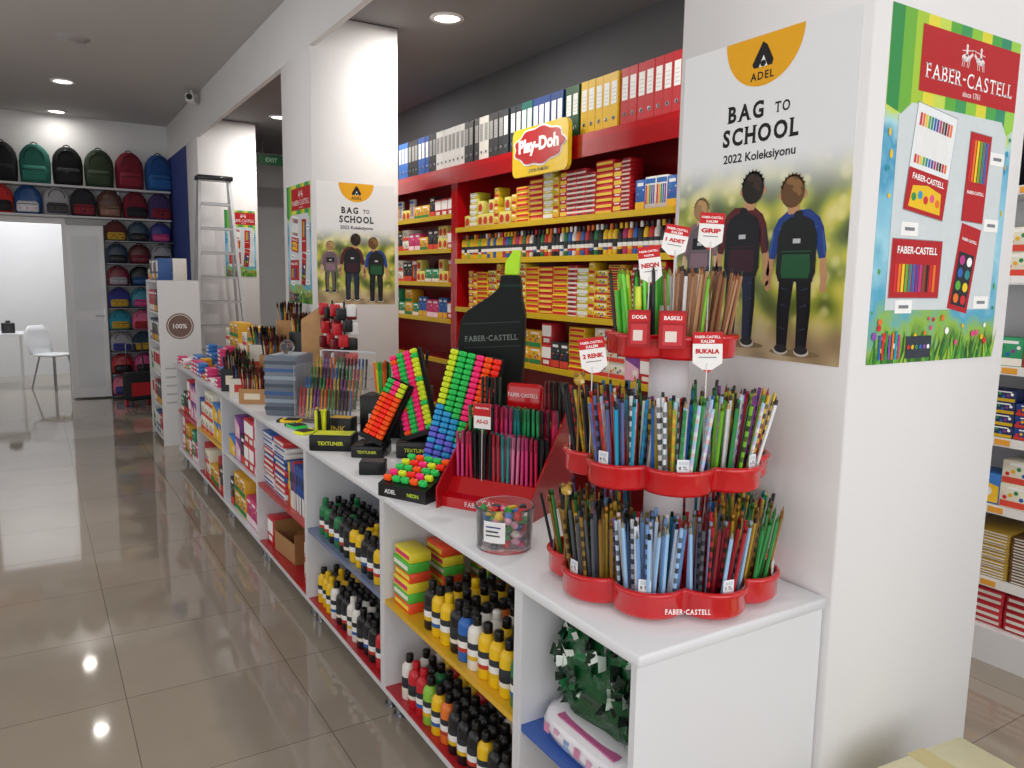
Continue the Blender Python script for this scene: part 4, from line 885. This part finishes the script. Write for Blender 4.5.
def binder(col,label):
    b=B(); w,d,h=.07,.29,.32
    b.box(0,.002,-w/2,w/2,0,h,'#ffffff','card'); b.box(.002,d,-w/2,-w/2+.003,0,h,'#ffffff','card'); b.box(.002,d,w/2-.003,w/2,0,h,'#ffffff','card'); b.box(.01,d-.01,-w/2+.004,w/2-.004,.004,h-.006,'#e6e3da','paper')
    o=proto(thing(b,'ring_binder',label,'binder'))
    b=B(); b.M=MX; b.rect(-.025,.025,.14,.27,.0008,'#f3f3f0'); 
    for k in range(4): b.rect(-.018,.018,.16+k*.022,.162+k*.022,.0014,'#8d929a')
    part(b,'label',o,'white spine label')
    b=B(); b.M=T(-.001,0,.06)@Matrix.Rotation(pi/2,4,'Y'); b.lathe([(.009,-.001),(.013,-.001),(.013,.001),(.009,.001),(.009,-.001)],14,'#b8bcc2','metal'); b.lathe([(.0001,-.0004),(.009,-.0004)],14,'#141414'); part(b,'finger_ring',o,'metal finger ring')
    return o
BI=binder('','x')
seq=[('#b81622','red')]*7+[('#e0b41e','yellow')]*5+[('#1d5232','green')]*2+[('#1f3f7c','blue')]*5+[('#0f5a52','teal')]*2+[('#232a33','dark grey')]*3+[('#1b1b1f','black')]*3+[('#ddd9d2','white')]*2+[('#1b1b1f','black')]*3+[('#e4e4e2','white')]*7+[('#1b1b1f','black')]*2+[('#1f4f9c','blue')]*3+[('#1b1b1f','black')]*3+[('#2a67b8','blue')]*3
y=3.22
for i,(c,n) in enumerate(seq):
    clone(BI,(3.0+U(0,.004),y,2.5005),(0,0,0),color=c,kc={'label':'#ffffff' if n not in('black','white') else '#a8a8a8'},group='ring binders on top of the red shelving',label='%s lever arch binder standing on the red shelving'%n)
    y+=.0725
    if i in(6,11,13,22,29): y+=.025
# ------------------------------------------------------------ backpacks
def backpack(w,d,h,mat,deco=None):
    b=B(); R=[]
    for t in [0,.03,.1,.3,.55,.75,.88,.96,1.0]:
        k=1 if t<.6 else math.sqrt(max(0,1-((t-.6)/.43)**2))
        kk=.86 if t==0 else 1
        R.append((0,0,h*t,w/2*kk*(.93+.07*math.sin(pi*t))*max(k,.25),d/2*kk*max(.55+.45*k,.3)*(1-.15*t),3.2 if t<.8 else 2.4))
    b.loft(R,20,'#ffffff',mat)
    o=proto(thing(b,'backpack','x','backpack'))
    b=B(); b.loft([(0,-d/2,h*.06,w*.36,d*.16,3),(0,-d/2,h*.1,w*.40,d*.22,3),(0,-d/2,h*.36,w*.40,d*.22,3),(0,-d/2+.005,h*.44,w*.33,d*.12,3)],18,'#ffffff',mat)
    b.tube([(-w*.36,-d*.72,h*.33),(0,-d*.735,h*.335),(w*.36,-d*.72,h*.33)],.004,5,'#15161a','plastic')
    if deco:
        b.M=T(0,-d*.725,h*.22)@MY
        for i in range(5): b.disc((i-2)*w*.13,(i%2)*h*.05-.01,w*.06,w*.06,.002+i*.0001,deco[i%len(deco)],n=10)
    part(b,'front_pocket',o)
    b=B(); b.tube([(-.035,0,h*.97),(-.03,0,h*1.04),(0,0,h*1.065),(.03,0,h*1.04),(.035,0,h*.97)],.007,6,'#1b1b1f','cloth'); part(b,'handle',o,'black carry handle')
    b=B(); b.tube([(w*.30*math.cos(pi*k/8)*1.02,-d*.40,h*.62+h*.3*math.sin(pi*k/8)) for k in range(9)],.005,5,'#1b1b1f','plastic')
    part(b,'zipper',o,'black zip'); return o
BG=backpack(.33,.18,.45,'cloth'); BS=backpack(.27,.15,.33,'cloth',['#f0f0f0','#e8c43a']); BF=backpack(.27,.15,.33,'foil',['#ffd0e4','#ffffff']); BD=backpack(.27,.15,.33,'cloth',['#f0c416','#e84a8a','#3ab0d8'])
def bag(pr,x,y,z,c,pc=None,where='on the high wall shelf',g='backpacks on the high shelf',s=(1,1,1),rz=0):
    o=clone(pr,(x,y,z),(0,0,rz),color=c,kc={'front_pocket':pc or c},group=g,label='%s school backpack %s'%(cname(c),where)); o.scale=s; return o
b=B(); b.box(-1.2,1.6,11.0,11.298,2.62,2.645,'#c9c9cc','lam'); 
for x in (-1.1,-.4,.3,1.0,1.55): b.box(x,x+.02,11.2,11.298,2.5,2.62,'#999999','metal')
thing(b,'wall_shelf','long pale shelf high on the wall carrying backpacks','shelf')
b=B(); b.box(-1.2,1.6,11.02,11.298,2.265,2.285,'#c9c9cc','lam'); 
for x in (-1.1,-.45,1.0,1.55): b.box(x,x+.02,11.2,11.255,2.262,2.265,'#999999','metal')
thing(b,'wall_shelf','long pale shelf above the doorway carrying backpacks','shelf')
for i,(c,pc) in enumerate([('#1c1d22',None),('#1c1d22',None),('#2b6f63','#35806f'),('#17181c','#232429'),('#33402f','#3c4a38'),('#7a1f30','#8a2838'),('#1f4f8c','#2c66a8')]):
    bag(BG,-.55+i*.338,11.1,2.646,c,pc,rz=U(-.12,.12))
for i,(c,pc) in enumerate([('#b8262c','#e8e2da'),('#c8302e','#2a2a30'),('#20508c','#e0e4ea'),('#a8a8ae','#4a4c54'),('#2a2a30','#8a2a3a'),('#5a3a34','#8a6a5a'),('#7a1f30','#2a2a30'),('#4a3a6a','#8a2a3a')]):
    bag([BS,BD,BF][i%3],-.55+i*.29,11.12,2.286,c,pc,where='on the shelf above the doorway',g='backpacks on the second shelf',rz=U(-.15,.15),s=(1.06,1,1))
b=B()
for x in (.83,1.59): b.box(x,x+.02,11.27,11.295,0,2.2,'#4a4b50','metal')
o=thing(b,'bag_rack','tall dark metal rack filled with small backpacks','rack')
zs=[.04,.32,.60,.88,1.16,1.44,1.72,2.0]
for z in zs:
    b=B(); b.box(.83,1.61,10.98,11.269,z-.012,z,'#6a6b70','metal'); part(b,'shelf',o,'thin metal shelf')
pal=['#2a2a30','#7a2a3a','#b8303a','#2f8fa8','#3a3f8c','#d04a8a','#5a2a6a','#c8a53a','#31465a','#20508c','#a8a8b0','#e8789c','#1c1d22','#5a2a2a']
for z in zs:
    for k in range(3):
        c=random.choice(pal); bag(random.choice([BS,BF,BF,BD]),.955+k*.26,11.13,z+.001,c,random.choice(pal),where='on the dark metal rack',g='backpacks on the metal rack',s=(.94,.85,.74))
# ------------------------------------------------------------ white carton display rack
b=B(); X0,X1,Y0,Y1,HH_=.98,1.34,7.75,8.55,1.52
for y in (Y0,Y1-.02): b.box(X0,X1,y,y+.02,0.0,HH_,'#e4e6e8','lam')
b.box(X1-.01,X1,Y0+.02,Y1-.02,.03,HH_,'#e4e6e8','lam'); b.box(X0,X1,Y0,Y1,HH_,HH_+.02,'#e4e6e8','lam')
o=thing(b,'display_rack','white floor standing display rack stacked with small goods','rack')
zr=(.05,.35,.65,.95,1.23)
for z in zr:
    b=B(); b.box(X0,X1-.011,Y0+.021,Y1-.021,z,z+.015,'#e6e8ea','lam'); part(b,'shelf',o,'white shelf')
b=B(); b.M=T((X0+X1)/2,Y0-.0005,1.12)@MY; b.disc(0,0,.12,.12,.001,'#7a615a',n=28); b.disc(0,0,.108,.108,.0015,'#f0ece6',n=28); b.disc(0,0,.102,.102,.002,'#7a615a',n=28); b.text('100%',0,.0,.0026,w=.12,col='#ffffff',bold=.01); part(b,'emblem',o,'round brown badge')
b=B(); b.M=T((X0+X1)/2,Y0-.0005,.6)@MY
for k in range(5): b.rect(-.14,.14-.03*(k%3),-.2+k*.08,-.185+k*.08,.001,'#b9bec6')
part(b,'printed_text',o,'grey printed lines')
SG=[carton(.14,.12,.2,c1,c2,st,'carton','small %s carton on the white display rack'%cname(c1)) for c1,c2,st in [('#e8e6e0','#c8303a',0),('#c8303a','#f3f0ea',6),('#3a5f9c','#f3f0ea',0),('#e8e6e0','#2f8f4a',4),('#4a4c54','#e8b028',6)]]
for z in zr: fill(X0+.01,Y0+.03,Y1-.03,z+.0155,.24,SG,'cartons on the white display rack',maxst=1)
for xx in (X0+.01,X0+.135): fill(xx,Y0+.01,Y1-.01,HH_+.0205,.22,SG+[TB[0]],'cartons on the white display rack',maxst=1,run=1)
# ------------------------------------------------------------ step ladder
b=B()
def rail(b,p,q,w=.03,t=.06,col='#c9cdd2'):
    p=Vector(p);q=Vector(q); n=(q-p).normalized(); s=Vector((1,0,0)); u=n.cross(s).normalized(); v=[]
    for c in (p,q):
        for a,e in ((-1,-1),(1,-1),(1,1),(-1,1)): v.append(tuple(c+s*a*w/2+u*e*t/2))
    b.add(v,[(0,3,2,1),(4,5,6,7),(0,1,5,4),(1,2,6,5),(2,3,7,6),(3,0,4,7)],col,'alu')
for sx in (-1,1): rail(b,(sx*.29,-.28,.03),(sx*.15,-.02,2.6))
for sx in (-1,1): rail(b,(sx*.29,.22,.03),(sx*.15,.04,2.6),.024,.03,'#aeb3b9')
ld=thing(b,'step_ladder','tall aluminium step ladder standing against the column','ladder',loc=(1.73,8.92,0))
for k in range(9):
    t=(k+1)/10; x=.29-.14*t; y=-.28+.26*t; z=.02+2.58*t
    b=B(); b.box(-x+.016,x-.016,y-.045,y+.04,z-.014,z+.012,'#c2c6cb','alu'); b.box(-x+.02,x-.02,y-.04,y+.035,z+.012,z+.015,'#6a6e74','metal'); part(b,'step',ld,'ribbed metal step')
b=B(); b.rbox(-.18,.18,-.1,.09,2.59,2.64,.01,'#23262c'); part(b,'top_cap',ld,'dark plastic top cap')
for sx in (-1,1):
    for yy in (-.285,.225): b=B(); b.rbox(sx*.29-.02,sx*.29+.02,yy-.03,yy+.03,0,.04,.006,'#1b1b1f'); part(b,'foot',ld,'black rubber foot')
# ------------------------------------------------------------ trolley bag near the backpacks
b=B(); b.rbox(-.16,.16,-.1,.1,.08,.42,.03,'#23252b','cloth'); b.box(-.13,.13,-.112,-.1,.14,.30,'#b8262c','cloth')
o=thing(b,'trolley_bag','small black and red wheeled school bag on the floor','bag',loc=(1.05,10.3,0),rot=(0,0,.3))
b=B(); b.tube([(-.1,.09,.4),(-.1,.09,.76),(.1,.09,.76),(.1,.09,.4)],.009,6,'#8b8d92','metal'); part(b,'handle',o,'telescopic metal handle')
for sx in (-.13,.13): b=B(); b.cyl((sx-.015,.06,.04),(sx+.015,.06,.04),.04,n=16,col='#b8262c'); part(b,'wheel',o,'red wheel')
for sx in (-.11,.11): b=B(); b.cyl((sx,-.07,0),(sx,-.07,.085),.012,n=8,col='#222222'); part(b,'foot',o)
# ------------------------------------------------------------ office beyond door
b=B(); b.box(-.6,.6,-.35,.35,.72,.75,'#eef0f2','lam')
for x in (-.57,.54):
    for y in (-.32,.29): b.box(x,x+.03,y,y+.03,0,.72,'#e2e4e6','lam')
thing(b,'desk','white desk in the room beyond the doorway','desk',loc=(-.72,12.9,0))
b=B(); b.loft([(0,0,.44,.17,.16,3),(0,0,.455,.22,.21,3),(0,0,.47,.23,.22,3),(0,0,.475,.20,.19,3)],20,'#f2f3f5','plastic')
o=thing(b,'office_chair','white moulded shell chair with slim metal legs','chair',loc=(.22,12.5,0),rot=(0,0,.8))
b=B(); b.loft([(0,.2,.47,.2,.02,3),(0,.24,.6,.22,.02,3),(0,.27,.78,.2,.018,3),(0,.28,.86,.12,.012,3)],18,'#f2f3f5','plastic'); part(b,'backrest',o,'white moulded backrest')
for sx in (-1,1):
    for sy in (-1,1): b=B(); b.cyl((sx*.2,sy*.2,0),(sx*.12,sy*.12,.45),.01,.012,8,'#8b8d92','metal'); part(b,'leg',o)
b=B(); b.rbox(-.08,.08,-.06,.06,0,.14,.01,'#1b1b1f'); b.cyl((0,0,.14),(0,0,.17),.03,n=12,col='#2a2a2e'); thing(b,'desk_telephone','small black desk device on the white desk','device',loc=(-.3,12.85,.751))
# ------------------------------------------------------------ right gondola
GX=3.42
b=B(); y0,y1=.6,2.72
b.box(3.80,3.815,y0,y1,0,2.35,'#d9dadd','lam'); 
for yy in (y0,1.66,y1-.03): b.box(3.76,3.80,yy,yy+.03,0,2.35,'#c4c6ca','metal')
b.box(GX-.02,3.80,y0,y1,0,.15,'#e9eaec','lam')
o=thing(b,'gondola_shelving','white metal gondola shelving stocked with school supplies','shelf')
for z in [.36,.68,.97,1.27,1.64,2.0]:
    b=B(); b.box(GX,3.799,y0+.002,y1-.002,z-.02,z,'#eceded','lam'); b.box(GX-.012,GX-.0005,y0,y1,z-.03,z+.006,'#f3f3f1','plastic')
    for k in range(9): b.box(GX-.014,GX-.0125,.75+k*.21,.81+k*.21,z-.024,z+.0,random.choice(['#f0d84a','#ffffff','#f0a83a']),'paper')
    part(b,'shelf',o,'white shelf with a price rail')
GG='goods on the white gondola'; ga,gb=1.15,2.2
MAG=[carton(.2,.28,.012,c,'#e9e6dd',5,'book','thin %s exercise book lying in a stack'%cname(c),'book') for c in ['#7a5a3a','#b8963a','#3a6a4a','#8a2a2a','#d8d2c4','#3a4f7c']]
fill(GX+.02,ga,gb,.361,.22,MAG,GG,gap=.01,jit=.012,run=1)
fill(GX+.02,ga,gb,.151,.16,FB,GG,gap=.01,jit=.01)
fill(GX+.02,ga,gb,.681,.24,[TB[0],TB[1],carton(.16,.14,.05,'#e8ecf2','#2a67b8',5,label='white and blue carton on the gondola')],GG,run=1)
fill(GX+.02,ga,gb,.971,.25,[carton(.11,.1,.05,'#1d3f86','#c83a2a',6,label='blue carton of crayons on the gondola'),carton(.11,.1,.05,'#24305c','#d8b01a',6,label='dark blue carton of crayons on the gondola')],GG,run=1)
fill(GX+.02,ga,gb,1.271,.27,[RB[1],RB[0],TB[5],TB[1]],GG,maxst=1,run=1)
fill(GX+.02,ga,gb,1.641,.26,[TB[0],FB[0],YB[2]],GG)
for k in range(4): bag(BG,GX+.18,1.2+k*.33,2.001,random.choice(['#17181c','#232429','#1c1d22']),where='on the white gondola',g='backpacks on the gondola',rz=-pi/2)
# ------------------------------------------------------------ cream carton near camera
b=B(); b.rbox(-.17,.17,-.2,.2,0,.45,.006,'#e0dab4','card',1); b.box(-.03,.03,-.201,.201,.4495,.451,'#c9bd88','card'); b.box(-.171,-.1695,-.15,.15,.2,.4,'#c9a86a','card')
thing(b,'storage_box','cream cardboard box with a taped seam','box',loc=(1.79,.79,0),rot=(0,0,-.1))
# ------------------------------------------------------------ merge the smallest, farthest repeats
bpy.context.view_layer.update()
pn={o.name for o in PROTOS}
def merge_far(base,limit,label,cat):
    L=[o for o in COL.objects if o.name.split('.')[0]==base and o.name not in pn and o.parent is None]
    if len(L)<=limit: return
    cp=Vector((0,0,H)); L.sort(key=lambda o:(o.matrix_world.translation-cp).length)
    far=L[limit:]; b=B()
    for o in far:
        s=SRC[o.data.name]; off=len(b.v); M=o.matrix_world.copy(); oc=tuple(o.color)
        b.v+=[tuple(M@Vector(p)) for p in s.v]; b.f+=[[i+off for i in f] for f in s.f]; b.c+=[(c[0]*oc[0],c[1]*oc[1],c[2]*oc[2],1.0) for c in s.c]; b.m+=s.m; b.s+=s.s
        bpy.data.objects.remove(o)
    thing(b,base,label,cat,kind='stuff')
merge_far('carton',292,'many small colourful cartons stacked on distant shelves','boxes')
merge_far('pencil',292,'many assorted pencils packed deep in the displays','pencils')
drop_protos()
# ------------------------------------------------------------ light
w=bpy.data.worlds.new('world'); SC.world=w; w.use_nodes=True; bg=w.node_tree.nodes['Background']; bg.inputs[0].default_value=(.96,.97,1,1); bg.inputs[1].default_value=.7
def area(name,loc,rot,sx,sy,e,c):
    l=bpy.data.lights.new(name,'AREA'); l.shape='RECTANGLE'; l.size=sx; l.size_y=sy; l.energy=e; l.color=c
    o=bpy.data.objects.new(name,l); COL.objects.link(o); o.location=loc; o.rotation_euler=rot; return o
area('storefront_daylight',(.4,-2.1,1.7),(math.radians(90),0,0),4.2,2.8,64,(1,.985,.96))
area('side_window_daylight',(-1.85,3.9,1.9),(0,math.radians(-90),0),2.2,8,50,(.98,.985,1))
area('right_fill_light',(3.6,-1.2,1.8),(math.radians(90),0,math.radians(35)),2,2,10,(1,.98,.95))  # fill lamp at the right, aimed at the near column's end face; no window modelled
area('office_fill_light',(0,12.8,3.4),(0,0,0),1.6,1.2,60,(.98,.99,1))  # unseen area lamp added to brighten the room beyond the doorway
SC.view_settings.view_transform='Standard'
